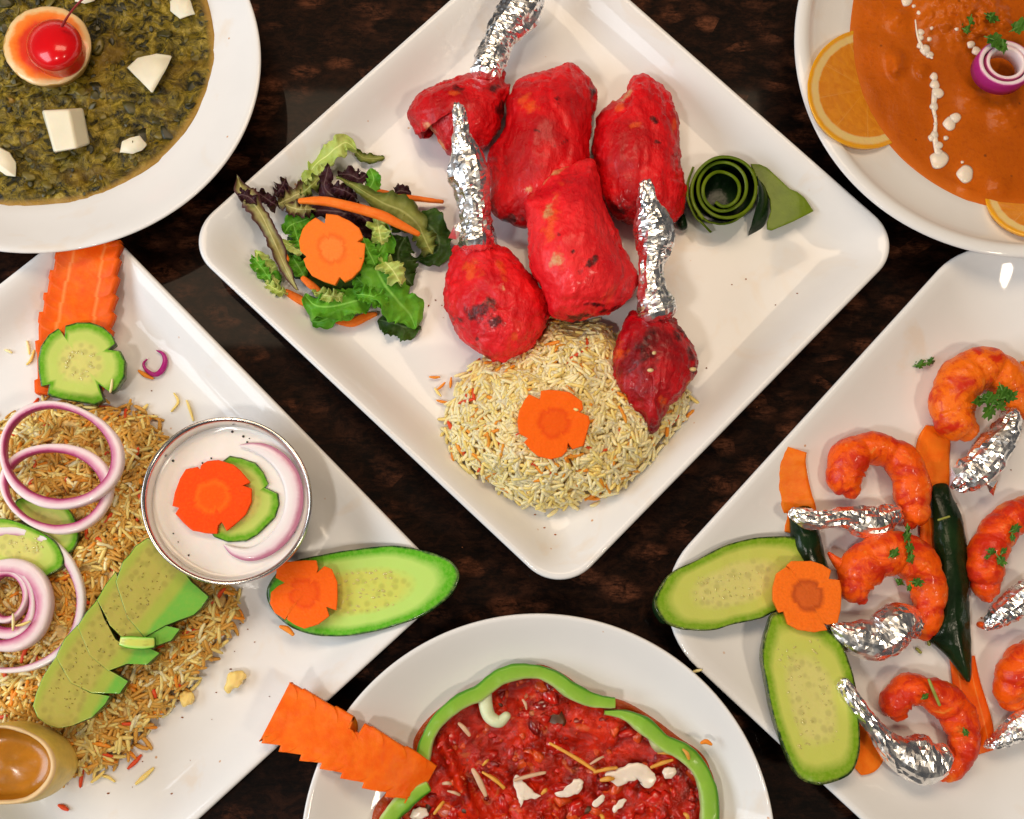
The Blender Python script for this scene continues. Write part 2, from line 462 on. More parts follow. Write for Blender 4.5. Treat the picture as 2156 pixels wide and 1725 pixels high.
SEED_D = plain("cucumber_seed_dark", (.34, .28, .05), .15, .2, .3, 0)
L_GRN = leaf_mat("green_lettuce", (.06, .24, .012), (.16, .42, .03))
L_LIME = leaf_mat("pale_lettuce", (.34, .48, .08), (.55, .62, .20))
L_DARK = leaf_mat("dark_green_leaf", (.012, .035, .006), (.05, .10, .015))
L_OLIVE = leaf_mat("olive_leaf", (.16, .19, .035), (.30, .32, .08), (.08, .10, .015))
L_PURP = leaf_mat("purple_lettuce", (.022, .006, .010), (.065, .020, .026))
L_STEM = leaf_mat("red_lettuce_stalk", (.24, .22, .06), (.46, .42, .17), (.085, .030, .030))
CORI = leaf_mat("coriander_leaf", (.035, .12, .012), (.10, .24, .03))
ONION = onion_mat("red_onion", (.84, .70, .72), (.72, .36, .48), (.40, .05, .16))
ONION_W = onion_mat("white_onion", (.82, .76, .76), (.80, .66, .70), (.50, .20, .30))
ONION_P = onion_mat("purple_onion", (.82, .70, .74), (.62, .20, .42), (.40, .020, .20))
RICE_W = rice_mat("white_rice", (.92, .82, .52), (.88, .70, .30))
RICE_Y = rice_mat("golden_rice", (.86, .62, .18), (.88, .70, .28))
RICE_B = rice_mat("spiced_rice", (.60, .29, .045), (.70, .40, .09))
RICE_O = rice_mat("orange_rice", (.80, .36, .03), (.82, .20, .02))
RICE_R = rice_mat("red_rice", (.70, .06, .02), (.72, .10, .02))
RICE_CORE = plain("rice_bed_inside", (.80, .56, .20), .6, .1, .4, .6, 300)
STEEL = M("brushed_steel", .22, .5, metal=1.0).col((.70, .68, .66)).m
CREAM = plain("cream", (.84, .72, .60), .25, .2, .08, .15, 150)
RAITA = plain("yoghurt_sauce", (.86, .81, .77), .22, .2, .06, .25, 60, .2)

# ------------------------------------------------------------------ table
def table():
    a = 1.0
    V = [(-a, -a, 0), (a, -a, 0), (a, a, 0), (-a, a, 0), (-a, -a, -.03), (a, -a, -.03), (a, a, -.03), (-a, a, -.03)]
    F = [(0, 1, 2, 3), (7, 6, 5, 4), (0, 4, 5, 1), (1, 5, 6, 2), (2, 6, 7, 3), (3, 7, 4, 0)]
    o = build("table", V, F, TABLE, smooth=False); tag(o, kind='structure')
table()

# ------------------------------------------------------------------ plates and bowls
def rquad(q, d, r, nc=14, ne=10):
    q = [np.array(p) for p in q]; m = len(q); lines = []
    for i in range(m):
        a, b = q[i], q[(i + 1) % m]; t = (b - a) / np.linalg.norm(b - a); nrm = np.array([-t[1], t[0]])
        lines.append((a + nrm * d, t))
    V = []
    for i in range(m):
        (p, t), (s, u) = lines[i - 1], lines[i]
        k = np.linalg.solve(np.array([t, -u]).T, s - p); V.append((p + t * k[0], t, u))
    out = []
    rr = max(r - d * .72, .006)
    for v, t, u in V:
        ang = math.acos(np.clip(np.dot(-t, u), -1, 1)); L = rr / math.tan(ang / 2)
        bis = (-t + u); bis /= np.linalg.norm(bis); c = v + bis * rr / math.sin(ang / 2)
        a0 = v - t * L - c; a1 = v + u * L - c
        th0 = math.atan2(a0[1], a0[0]); th1 = math.atan2(a1[1], a1[0])
        if th1 < th0: th1 += 2 * math.pi
        for j in range(nc + 1):
            th = th0 + (th1 - th0) * j / nc; out.append(c + rr * np.array([math.cos(th), math.sin(th)]))
    res = []
    for i, p in enumerate(out):
        res.append(p)
        if i % (nc + 1) == nc:
            nx = out[(i + 1) % len(out)]
            for j in range(1, ne): res.append(p + (nx - p) * j / ne)
    return res
def square_plate(quad, r, prof, label, rim=22.0, name="square_plate"):
    q = [P(x, y, rim) for x, y in quad]; q = [(p.x, p.y) for p in q]
    a = sum(q[i][0] * q[(i + 1) % 4][1] - q[(i + 1) % 4][0] * q[i][1] for i in range(4))
    if a < 0: q = q[::-1]
    rows = [[(p[0], p[1], z * .001) for p in rquad(q, d * .001, r)] for d, z in prof]
    last = rows[-1]; c = np.mean(np.array(last), 0)
    for s in (.8, .6, .4, .2, .05): rows.append([tuple(c + (np.array(p) - c) * s) for p in last])
    V, F = loft(rows)
    o = build(name, V, F, PORC); tag(o, label, 'plate', 'white square plates'); return o
SQ = [(42, 3.0), (38, .3), (33, .3), (30, 2.6), (22, 4.0), (12, 7.5), (5, 13.5), (1.5, 18.3), (.3, 19.9), (0, 20.8), (.4, 21.6), (1.5, 22.0), (3, 21.6), (6, 20.0), (10, 16.8),
      (14, 13.2), (17, 10.8), (19.5, 9.3), (22, 8.2), (25, 7.4), (29, 7.05), (36, 7.0)]
square_plate([(379, 505), (1181, 1258), (1910, 511), (1136, -170)], .021, SQ, "square white plate at the centre, holding the red chicken, salad and rice mound")
square_plate([(190, 446), (-672, 1124), (147, 1973), (956, 1232)], .021, SQ, "square white plate at lower left, with onion rings and a steel sauce cup")
SQ2 = [(60, 3.0), (56, .3), (50, .3), (46, 2.6), (30, 4.5), (16, 9), (6, 15), (1.5, 18.6), (.3, 20.0), (0, 20.8), (.4, 21.5), (1.5, 21.9), (3.5, 21.4), (8, 19.2), (14, 16.0), (22, 12.6), (30, 10.0), (38, 8.2), (46, 7.3), (54, 7.0)]
square_plate([(2085, 448), (1330, 1278), (2152, 2040), (2925, 1188)], .040, SQ2, "broad white plate at lower right, holding the orange shrimps")

def round_dish(name, label, rim_c, rim_r, zr, fill_c, fill_r, zfl, prof, floor, group=None, n=200, cat='bowl'):
    """prof: (s, z fraction) between the rim loop (s = 0) and the filling's edge (s = 1)"""
    A, B = [], []
    for j in range(n):
        a = 2 * math.pi * j / n
        A.append(np.array(P(rim_c[0] + rim_r[0] * math.cos(a), rim_c[1] - rim_r[1] * math.sin(a), zr)))
        B.append(np.array(P(fill_c[0] + fill_r[0] * math.cos(a), fill_c[1] - fill_r[1] * math.sin(a), zfl)))
    A, B = np.array(A), np.array(B); ca = A.mean(0); rows = []
    def underside(s, z):
        r = ca + (A - ca) * s; r[:, 2] = z * .001; rows.append(r)
    for s, z in ((.50, 3.0), (.53, .3), (.57, .3), (.60, 3.0), (.72, zr * .30), (.84, zr * .52), (.93, zr * .74), (.98, zr * .90), (.996, zr * .965)): underside(s, z)
    for s, q in prof:
        r = A + (B - A) * s; r[:, 2] = (zr + (zfl - zr) * q) * .001; rows.append(r)
    cb = B.mean(0)
    for s, q in ((.93, .35), (.82, .65), (.65, .9), (.4, 1.0), (.05, 1.0)):
        r = cb + (B - cb) * s; r[:, 2] = (zfl + (floor - zfl) * q) * .001; rows.append(r)
    V, F = loft(rows)
    o = build(name, V, F, PORC); tag(o, label, cat, group); return o
RIM = [(-.005, .01), (0, -.02), (.012, -.045), (.04, -.055), (.09, -.03), (.16, .05), (.28, .2), (.45, .43), (.62, .63), (.8, .82), (1, 1)]
RIM2 = [(-.004, .02), (0, -.01), (.02, -.05), (.07, -.08), (.15, -.06), (.22, .02), (.26, .16), (.34, .36), (.5, .58), (.7, .78), (.85, .9), (1, 1)]
RIM3 = [(-.003, .02), (0, -.02), (.012, -.06), (.04, -.08), (.1, -.02), (.25, .18), (.5, .5), (.75, .78), (1, 1)]
round_dish("round_bowl", "white round bowl at upper left, filled with dark green curry", (66, 126), (483, 407), 34, (62, 96), (390, 337), 22, RIM, 8, 'round white bowls')
round_dish("round_bowl", "white round bowl at upper right, filled with orange curry", (2172, 86), (499, 457), 34, (2166, 72), (377, 372), 20, RIM2, 8, 'round white bowls')
round_dish("round_dish", "white round dish at the bottom, holding red curry ringed by green pepper", (1133, 1797), (500, 505), 26, (1150, 1742), (372, 335), 12, RIM3, 7, None, cat='dish')

# ------------------------------------------------------------------ curries
def surface(out, z, hfn, n=260, rings=110, drop=3.0, zc=None, spline=True):
    pts = orient(evenly(catmull(out, 6 * len(out), True) if spline else out, n)); c = np.array(zc) if zc else pts.mean(0)
    rows, T = [], []
    rows.append([P(c[0] + (p[0] - c[0]) * 1.012, c[1] + (p[1] - c[1]) * 1.012, z - drop) for p in pts]); T.append(1.1)
    for k in range(rings):
        s = 1 - (k / rings) * .995
        r = []
        for p in pts:
            x, y = c[0] + (p[0] - c[0]) * s, c[1] + (p[1] - c[1]) * s
            e = min(1.0, (1 - s) * 16)
            r.append(P(x, y, z + hfn(x, y) * (.15 + .85 * e)))
        rows.append(r); T.append(s)
    V, F = loft(rows, False, True)
    return V, F, {'t': [x for x in T for _ in range(n)]}
OCT = [(1, 0, 0), (-1, 0, 0), (0, 1, 0), (0, -1, 0), (0, 0, 1), (0, 0, -1)]
OCF = [(0, 2, 4), (2, 1, 4), (1, 3, 4), (3, 0, 4), (2, 0, 5), (1, 2, 5), (3, 1, 5), (0, 3, 5)]
def bits(name, parent, outline, hfn, z, mats, weights, count, size, flat, rd, lift=.2):
    """small irregular pieces half sunk in a sauce"""
    from mathutils import Matrix, Euler
    base, bf, mid = list(OCT), [], {}
    def m_(a, b):
        k = (min(a, b), max(a, b))
        if k not in mid: v = Vector(base[a]) + Vector(base[b]); v.normalize(); base.append(tuple(v)); mid[k] = len(base) - 1
        return mid[k]
    for a, b, c in OCF:
        x, y, w_ = m_(a, b), m_(b, c), m_(c, a); bf += [(a, x, w_), (b, y, x), (c, w_, y), (x, y, w_)]
    poly = catmull(outline, 4 * len(outline), True); V, F, fm = [], [], []; n = 0
    while n < count:
        x, y = rd.uniform(max(-30, poly[:, 0].min()), min(2190, poly[:, 0].max())), rd.uniform(max(-30, poly[:, 1].min()), min(1760, poly[:, 1].max()))
        if not inside(x, y, poly): continue
        n += 1; L = rd.choice((.5, .7, .7, 1.0, 1.0, 1.5)) * rd.uniform(*size) * .001
        R = Euler((rd.gauss(0, .25), rd.gauss(0, .25), rd.uniform(0, 6.3))).to_matrix(); p = P(x, y, z + hfn(x, y) + lift); sd = rd.uniform(0, 99)
        w2, h2 = rd.uniform(.35, .9), rd.uniform(*flat); o = len(V)
        for b in base:
            q = 1 + .55 * noise.noise(Vector(b) * 1.3 + Vector((sd, 0, 0)))
            V.append(tuple(p + R @ Vector((b[0] * L * q, b[1] * L * w2 * q, b[2] * L * h2 * q))))
        F += [tuple(i + o for i in f) for f in bf]; fm += [rd.choices(range(len(mats)), weights)[0]] * len(bf)
    ob = build(name, V, F, mats, parent, fm=fm); ob['kind'] = 'stuff'; return ob
def inside(x, y, poly):
    r = False; j = len(poly) - 1
    for i in range(len(poly)):
        xi, yi = poly[i][0], poly[i][1]; xj, yj = poly[j][0], poly[j][1]
        if (yi > y) != (yj > y) and x < (xj - xi) * (y - yi) / (yj - yi) + xi: r = not r
        j = i
    return r
def spinach():
    m = M("spinach_curry", .13, .30)
    a = m.noise(130, 6, .7, 1.2); b = m.noise(230, 5, .7, 1.0); c = m.noise(35, 3, .5)
    k = m.ramp(a, (.38, (.010, .009, .001)), (.46, (.085, .062, .004)), (.55, (.21, .15, .010)), (.66, (.42, .31, .05)))
    k = m.mix(m.ramp(b, (.57, 0.0), (.62, .9)), k, (.012, .013, .003))
    k = m.mix(m.math('MULTIPLY', m.ramp(c, (.56, 0.0), (.7, 1.0)), .5), k, (.26, .15, .02))
    k = m.mix(m.ramp(m.attr('t'), (.955, 0.0), (.985, .9)), k, (.42, .24, .045))
    m.col(k); m.bump(b, .0016, .8).bump(a, .002, .6)
    def h(x, y):
        v = (x * .013, y * .013, 0)
        return 2.6 * fr(v, 1.0, 4) + 1.6 * nz((x * .05, y * .05, 3), 1.0)
    out = [(62 + 392 * math.cos(a) * (1 + .008 * math.sin(9 * a)), 96 + 339 * math.sin(a) * (1 + .008 * math.sin(11 * a + 1))) for a in np.linspace(0, 2 * math.pi, 48, endpoint=False)]
    V, F, at = surface(out, 22, h)
    o = build("spinach_curry", V, F, m.m, attrs=at)
    fl = [plain("spinach_flake", (.065, .055, .006), .4, 0, .6, .5, 300), plain("dark_spinach_flake", (.026, .024, .004), .4, 0, .5, .5, 300), plain("olive_spinach_flake", (.16, .12, .012), .4, 0, .4, .5, 300), plain("curry_oil_patch", (.26, .15, .015), .3, 0, .3, .3)]
    bits("spinach_flakes", o, [(x * .97 + 2, y * .97 + 3) for x, y in out], h, 22, fl, (.46, .10, .40, .04), 260, (1.6, 4.0), (.05, .14), random.Random(5), .1)
    tag(o, "dark green spinach curry with white cheese pieces in the upper left bowl", "curry")
spinach()
def orange_curry():
    m = M("orange_curry", .22, .14, coat=.0, sss=.1, sssr=(1, .4, .1))
    a = m.noise(30, 4, .55, .6); b = m.noise(500, 3, .6); c = m.voro(170)
    k = m.ramp(a, (.35, (.42, .085, .004)), (.55, (.50, .105, .005)), (.72, (.60, .125, .006)))
    k = m.mix(m.math('MULTIPLY', m.ramp(b, (.5, 0.0), (.7, 1.0)), .35), k, (.30, .05, .006))
    k = m.mix(m.ramp(m.voro(85), (.05, .8), (.09, 0.0)), k, (.16, .045, .01))
    k = m.mix(m.ramp(m.attr('t'), (.93, 0.0), (.99, .8)), k, (.62, .15, .015))
    m.col(k); m.bump(b, .0004, .4).bump(a, .001, .3)
    lumps = z_('Z4', (775, 390, 55, 3.2), (765, 460, 38, 2.6), (940, 450, 45, 1.8), (790, 120, 70, 2.2), (1150, 50, 200, 4.5), (1360, 110, 170, 4), (1270, 625, 80, 1.8), (1490, 720, 110, 2), (1440, 1190, 55, 1.5), (1230, 1235, 50, 1.2))
    def h(x, y):
        s = .22 * fr((x * .016, y * .016, 1), 1, 3)
        for (lx, ly, r, q) in lumps:
            d = ((x - lx) ** 2 + (y - ly) ** 2) / (r * .3298) ** 2
            if d < 5: s += 1.15 * q * math.exp(-d ** 1.5) * (1 + .6 * nz((x * .05, y * .05, 0), 1) + .25 * nz((x * .14, y * .14, 0), 1))
        return s
    out = [(2166 + 377 * math.cos(a) * (1 + .004 * math.sin(13 * a)), 72 + 372 * math.sin(a) * (1 + .004 * math.sin(11 * a))) for a in np.linspace(0, 2 * math.pi, 48, endpoint=False)]
    V, F, at = surface(out, 20, h)
    tag(build("orange_curry", V, F, m.m, attrs=at), "smooth orange curry with chicken lumps in the upper right bowl", "curry")
orange_curry()
def red_curry():
    m = M("red_curry", .13, .30, coat=.0, sss=.08, sssr=(1, .2, .1))
    a = m.noise(70, 5, .65, .8); b = m.noise(240, 4, .65, .8); c = m.noise(120, 3, .6, .6)
    k = m.ramp(a, (.33, (.13, .004, .001)), (.46, (.36, .010, .002)), (.58, (.60, .020, .003)), (.72, (.74, .05, .010)))
    k = m.mix(m.ramp(b, (.60, 0.0), (.70, .8)), k, (.16, .02, .006))
    k = m.mix(m.ramp(c, (.62, 0.0), (.68, .6)), k, (.60, .14, .04))
    k = m.mix(m.ramp(m.attr('t'), (.93, 0.0), (.985, .85)), k, (.40, .07, .006))
    m.col(k); m.bump(b, .0014, .7).bump(a, .002, .5)
    def h(x, y):
        v = (x * .018, y * .018, 0); q = noise.voronoi(Vector((x * .03, y * .03, 0)))[0][0]
        e = 2.8 * fr(v, 1.0, 3) + 5.0 * max(0, .45 - q) + .8 * nz((x * .1, y * .1, 0), 1)
        d = abs((x - 965) * .92 - (y - 1640) * .38) / 12.0                # the long strip of meat
        if d < 2.5 and 1545 < y < 1725: e += 4.5 * math.exp(-d * d)
        return e
    out = [(868, 1612), (874, 1558), (905, 1512), (958, 1470), (1015, 1440), (1060, 1404), (1125, 1396), (1185, 1420), (1240, 1462), (1310, 1478), (1370, 1512), (1430, 1556), (1480, 1590),
           (1505, 1650), (1512, 1730), (1495, 1860), (1400, 1990), (1240, 2060), (1050, 2060), (880, 1980), (800, 1850), (784, 1725), (815, 1670)]
    V, F, at = surface(out, 12.5, h, zc=(1150, 1730))
    o = build("red_curry", V, F, m.m, attrs=at)
    fl = [plain("tomato_bit", (.56, .012, .004), .2, .1, .5, .5, 300, .2), plain("dark_tomato_bit", (.26, .006, .003), .2, 0, .5, .5, 300, .2), plain("orange_tomato_bit", (.66, .07, .008), .25, .1, .4, .5, 300), plain("onion_bit", (.56, .16, .06), .3, .2, .3, .3), plain("brown_bit", (.10, .035, .012), .4, 0, .5, .3)]
    cx, cy = 1150, 1730
    bits("curry_bits", o, [(cx + (x - cx) * .93, cy + (y - cy) * .93) for x, y in out], h, 12.5, fl, (.60, .14, .20, .03, .03), 330, (1.6, 4.6), (.2, .4), random.Random(6), -.7)
    tag(o, "chunky dark red curry with cream in the bottom dish", "curry")
red_curry()

# ------------------------------------------------------------------ chicken
def unproject(v):
    r = Vector(v) - CAM; d = r.y * ST - r.z * CT
    return 1078.0 + r.x / d * FPX, 862.5 - (r.y * CT + r.z * ST) / d * FPX
def meat(name, V, F, at, mat, parent, amp=1.0, seed=0.0, spots=(), zn='Z5'):
    fn = lambda v: amp * (1.9 * fr(v, 26, 3, seed) - .8 * max(0, .10 - abs(nz((v[0] * 1.0, v[1] * .55, v[2]), 44, seed + 4))) / .10 + .65 * fr((v[0] * 1.5, v[1] * .6, v[2]), 150, 3, seed) + .35 * nz(v, 520, seed))
    V = displace(V, F, fn)
    V = displace(V, F, lambda v: amp * .8 * fr(v, 260, 3, seed), [max(0.0, min(1.0, (t - .62) * 3.5)) if t <= 1 else .6 for t in at['t']])
    k = ZD[zn][2]; pr = [unproject(v) for v in V]
    for kind in ('char', 'pale', 'org'): at[kind] = [0.0] * len(V)
    for kind, cx, cy, rx, ry, rot in spots:
        (X, Y), = z_(zn, (cx, cy)); a = math.radians(rot); ca, sa = math.cos(a), math.sin(a)
        for i, (x, y) in enumerate(pr):
            dx, dy = (x - X) / k, (y - Y) / k
            if abs(dx) > 2.5 * max(rx, ry) or abs(dy) > 2.5 * max(rx, ry) or V[i][2] < .012: continue
            u, w_ = (dx * ca + dy * sa) / rx, (-dx * sa + dy * ca) / ry
            q = 1.3 - math.sqrt(u * u + w_ * w_) + .9 * nz(V[i], 260, cx) + .6 * nz(V[i], 110, cy)
            at[kind][i] = max(at[kind][i], min(1.0, max(0.0, q)))
    o = build(name, V, F, mat, parent, at)
    return o
def crumple(V, F, seed, a, at):
    r = random.Random(int(seed * 100)); V = np.array([tuple(v) for v in V]); N = normals(V, F)
    L = np.linalg.norm(V.max(0) - V.min(0)); d = np.zeros(len(V))
    for i in range(len(V)):
        x = at['u'][i] * L; th = math.atan2(at['v'][i], at['t'][i])
        cx, cy, w_ = math.cos(th) * .007, math.sin(th) * .007, .35 * th
        p = Vector((x * 70 + 3 * math.sin(th), cx * 240, cy * 240)) + Vector((seed, seed, 0))
        q = Vector((x * 190, cx * 330 + x * 60, cy * 330)) + Vector((0, seed, 5))
        e = noise.voronoi(p)[0]; g = noise.voronoi(q)[0]
        d[i] = 2.0 * (e[0] - .5) + 1.9 * (g[0] - .45) + r.uniform(-.26, .26)
    return V + N * (d * a * .001)[:, None]
from mathutils.bvhtree import BVHTree
def bvh(o):
    me = o.data; org = Vector(ORG[o.parent.name] if o.parent else ORG[o.name])
    return BVHTree.FromPolygons([v.co + org for v in me.vertices], [tuple(p.vertices) for p in me.polygons])
def hit(trees, x, y, lift=0.0):
    """point on the surface seen at photo position x, y, raised a little"""
    d = (P(x, y, 0) - CAM).normalized(); best = None
    for t in trees:
        r = t.ray_cast(CAM, d)
        if r[0] is not None and (best is None or r[3] < best): best = r[3]
    p = CAM + d * best if best is not None else P(x, y, 8)
    return p + Vector((0, 0, lift * .001))
def patch(name, outline, trees, lift, mat, parent=None, n=40, rings=5, edge=-.5):
    """thin skin lying on the things below it"""
    pts = orient(evenly(catmull(outline, 6 * len(outline), True), n)); c = pts.mean(0); V, T = [], []
    for k in range(rings + 1):
        s = 1 - k / rings if k < rings else .02
        for p in pts:
            x, y = c[0] + (p[0] - c[0]) * s, c[1] + (p[1] - c[1]) * s
            V.append(tuple(hit(trees, x, y, edge if k == 0 else lift * (1 - s ** 4) ** .5))); T.append(s)
    F = [(k * n + j, k * n + (j + 1) % n, (k + 1) * n + (j + 1) % n, (k + 1) * n + j) for k in range(rings) for j in range(n)]
    F.append(tuple(rings * n + j for j in range(n)))
    return build(name, V, F, mat, parent, {'t': T})
def foil(path, parent, seed, m=62, n=34, a=1.0, name="foil_wrap", cap=.5):
    V, F, at = sweep(path, n, m, cap=cap)
    V = crumple(V, F, seed, a, at)
    F = [q for f in F for q in ((f[0], f[1], f[2]), (f[0], f[2], f[3]))[::1]] if False else [t for k, f in enumerate(F) for t in ([(f[0], f[1], f[2]), (f[0], f[2], f[3])] if len(f) == 4 and (k * 7919) % 5 < 3 else ([(f[0], f[1], f[3]), (f[1], f[2], f[3])] if len(f) == 4 else [f]))]
    return build(name, V, F, FOIL, parent, at, smooth=False)
def flap(pts, zs, parent, seed):
    """loose corner of foil"""
    V = [P(x, y, z) for (x, y), z in zip(pts, zs)]
    c = sum(V, Vector()) / len(V); c.z += .0015
    N = len(V); W = [tuple(v) for v in V] + [tuple(c)] + [tuple(v - Vector((0, 0, .0004))) for v in V] + [tuple(c - Vector((0, 0, .0004)))]
    F = [(i, (i + 1) % N, N) for i in range(N)] + [(N + 1 + (i + 1) % N, N + 1 + i, 2 * N + 1) for i in range(N)] + [(i, N + 1 + i, N + 1 + (i + 1) % N, (i + 1) % N) for i in range(N)]
    return build("foil_corner", W, F, FOIL, parent, smooth=False)

CHAR = plain("charred_skin", (.030, .006, .005), .5, 0, .5, .8, 300); CHARR = plain("dark_red_char", (.16, .006, .008), .4, 0, .75, .8, 260)
PALE_MEAT = plain("pale_cooked_meat", (.66, .36, .17), .45, .1, .35, .7, 260); ORSPOT = plain("orange_spice_glaze", (.80, .14, .025), .3, .1, .3, .4, 200)
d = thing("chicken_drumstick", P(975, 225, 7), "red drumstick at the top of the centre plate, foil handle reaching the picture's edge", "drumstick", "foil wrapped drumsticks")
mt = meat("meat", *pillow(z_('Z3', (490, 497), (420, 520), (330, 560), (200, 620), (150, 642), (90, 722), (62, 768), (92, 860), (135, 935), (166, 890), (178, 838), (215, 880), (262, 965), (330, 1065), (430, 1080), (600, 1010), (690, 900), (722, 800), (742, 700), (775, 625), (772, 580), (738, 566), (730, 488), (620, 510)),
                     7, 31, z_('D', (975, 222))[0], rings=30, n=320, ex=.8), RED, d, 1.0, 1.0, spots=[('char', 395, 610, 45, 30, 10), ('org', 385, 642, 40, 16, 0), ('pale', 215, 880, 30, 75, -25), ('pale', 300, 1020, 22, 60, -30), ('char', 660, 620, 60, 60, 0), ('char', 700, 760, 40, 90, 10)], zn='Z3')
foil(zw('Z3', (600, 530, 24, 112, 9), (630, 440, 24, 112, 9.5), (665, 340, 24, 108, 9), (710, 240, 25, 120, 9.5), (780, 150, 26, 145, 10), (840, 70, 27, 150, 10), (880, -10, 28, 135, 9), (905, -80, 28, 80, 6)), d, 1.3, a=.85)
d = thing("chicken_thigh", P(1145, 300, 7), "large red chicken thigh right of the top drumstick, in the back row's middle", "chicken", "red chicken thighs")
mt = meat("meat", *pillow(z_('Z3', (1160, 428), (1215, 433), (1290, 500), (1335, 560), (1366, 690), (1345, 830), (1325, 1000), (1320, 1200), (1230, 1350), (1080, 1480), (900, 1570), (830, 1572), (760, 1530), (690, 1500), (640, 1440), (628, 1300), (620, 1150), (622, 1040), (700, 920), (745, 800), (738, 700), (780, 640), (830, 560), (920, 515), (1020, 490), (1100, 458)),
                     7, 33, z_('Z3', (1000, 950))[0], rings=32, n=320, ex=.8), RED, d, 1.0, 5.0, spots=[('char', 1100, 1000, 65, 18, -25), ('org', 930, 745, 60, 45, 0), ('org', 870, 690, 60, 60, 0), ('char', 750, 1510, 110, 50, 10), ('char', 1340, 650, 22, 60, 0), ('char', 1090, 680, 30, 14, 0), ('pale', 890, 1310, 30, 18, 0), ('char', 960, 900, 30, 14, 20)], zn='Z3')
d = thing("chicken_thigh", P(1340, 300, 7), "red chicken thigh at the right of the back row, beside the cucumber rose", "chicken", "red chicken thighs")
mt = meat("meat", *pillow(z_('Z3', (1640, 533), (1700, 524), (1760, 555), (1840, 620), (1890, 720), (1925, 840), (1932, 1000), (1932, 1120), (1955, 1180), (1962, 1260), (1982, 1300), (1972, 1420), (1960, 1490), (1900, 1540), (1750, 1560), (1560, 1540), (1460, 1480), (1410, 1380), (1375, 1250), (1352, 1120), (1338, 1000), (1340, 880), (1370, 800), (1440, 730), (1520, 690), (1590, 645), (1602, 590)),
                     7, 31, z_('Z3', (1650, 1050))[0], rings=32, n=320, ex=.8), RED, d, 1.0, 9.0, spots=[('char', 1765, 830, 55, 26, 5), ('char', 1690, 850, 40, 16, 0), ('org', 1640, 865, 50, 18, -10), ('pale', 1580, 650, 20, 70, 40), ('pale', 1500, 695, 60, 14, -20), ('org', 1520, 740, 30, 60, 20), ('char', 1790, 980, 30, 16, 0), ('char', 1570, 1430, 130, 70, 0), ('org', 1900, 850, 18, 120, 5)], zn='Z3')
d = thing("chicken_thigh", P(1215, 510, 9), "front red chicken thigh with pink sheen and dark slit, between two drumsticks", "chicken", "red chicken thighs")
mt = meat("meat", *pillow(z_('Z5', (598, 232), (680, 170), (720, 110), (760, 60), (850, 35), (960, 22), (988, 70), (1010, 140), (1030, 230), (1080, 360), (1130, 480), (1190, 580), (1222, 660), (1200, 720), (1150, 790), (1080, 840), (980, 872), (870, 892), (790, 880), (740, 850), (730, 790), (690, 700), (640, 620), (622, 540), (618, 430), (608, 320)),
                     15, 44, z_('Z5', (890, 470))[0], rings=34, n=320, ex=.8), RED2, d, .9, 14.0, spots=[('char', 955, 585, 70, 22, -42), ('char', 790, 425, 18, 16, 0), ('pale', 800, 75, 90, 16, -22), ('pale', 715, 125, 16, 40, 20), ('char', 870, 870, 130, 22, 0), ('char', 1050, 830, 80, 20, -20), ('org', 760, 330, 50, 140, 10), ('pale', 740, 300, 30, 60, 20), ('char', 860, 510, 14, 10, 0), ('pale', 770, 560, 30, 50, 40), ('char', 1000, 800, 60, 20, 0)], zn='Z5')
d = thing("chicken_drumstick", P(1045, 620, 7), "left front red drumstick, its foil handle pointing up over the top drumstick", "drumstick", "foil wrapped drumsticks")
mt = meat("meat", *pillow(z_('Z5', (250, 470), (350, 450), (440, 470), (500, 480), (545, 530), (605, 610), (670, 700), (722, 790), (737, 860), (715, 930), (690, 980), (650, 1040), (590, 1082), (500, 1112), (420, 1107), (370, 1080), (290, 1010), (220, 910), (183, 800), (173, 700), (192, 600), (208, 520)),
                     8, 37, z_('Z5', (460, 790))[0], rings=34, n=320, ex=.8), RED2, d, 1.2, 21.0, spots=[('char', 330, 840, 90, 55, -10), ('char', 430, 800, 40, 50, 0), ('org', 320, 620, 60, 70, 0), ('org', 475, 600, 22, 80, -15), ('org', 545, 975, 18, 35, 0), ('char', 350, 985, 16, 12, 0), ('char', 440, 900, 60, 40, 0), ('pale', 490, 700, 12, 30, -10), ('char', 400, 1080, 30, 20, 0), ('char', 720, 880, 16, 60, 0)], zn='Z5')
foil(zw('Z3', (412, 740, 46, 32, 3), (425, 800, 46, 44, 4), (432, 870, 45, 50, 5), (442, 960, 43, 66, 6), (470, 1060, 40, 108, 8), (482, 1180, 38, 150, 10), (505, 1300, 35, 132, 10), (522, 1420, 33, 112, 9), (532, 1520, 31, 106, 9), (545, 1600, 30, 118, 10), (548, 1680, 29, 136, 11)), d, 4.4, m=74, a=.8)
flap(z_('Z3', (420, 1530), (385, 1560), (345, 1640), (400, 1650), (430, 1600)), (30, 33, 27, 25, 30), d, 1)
d = thing("chicken_drumstick", P(1375, 720, 7), "dark red drumstick with sesame seeds, at the right of the rice mound", "drumstick", "foil wrapped drumsticks")
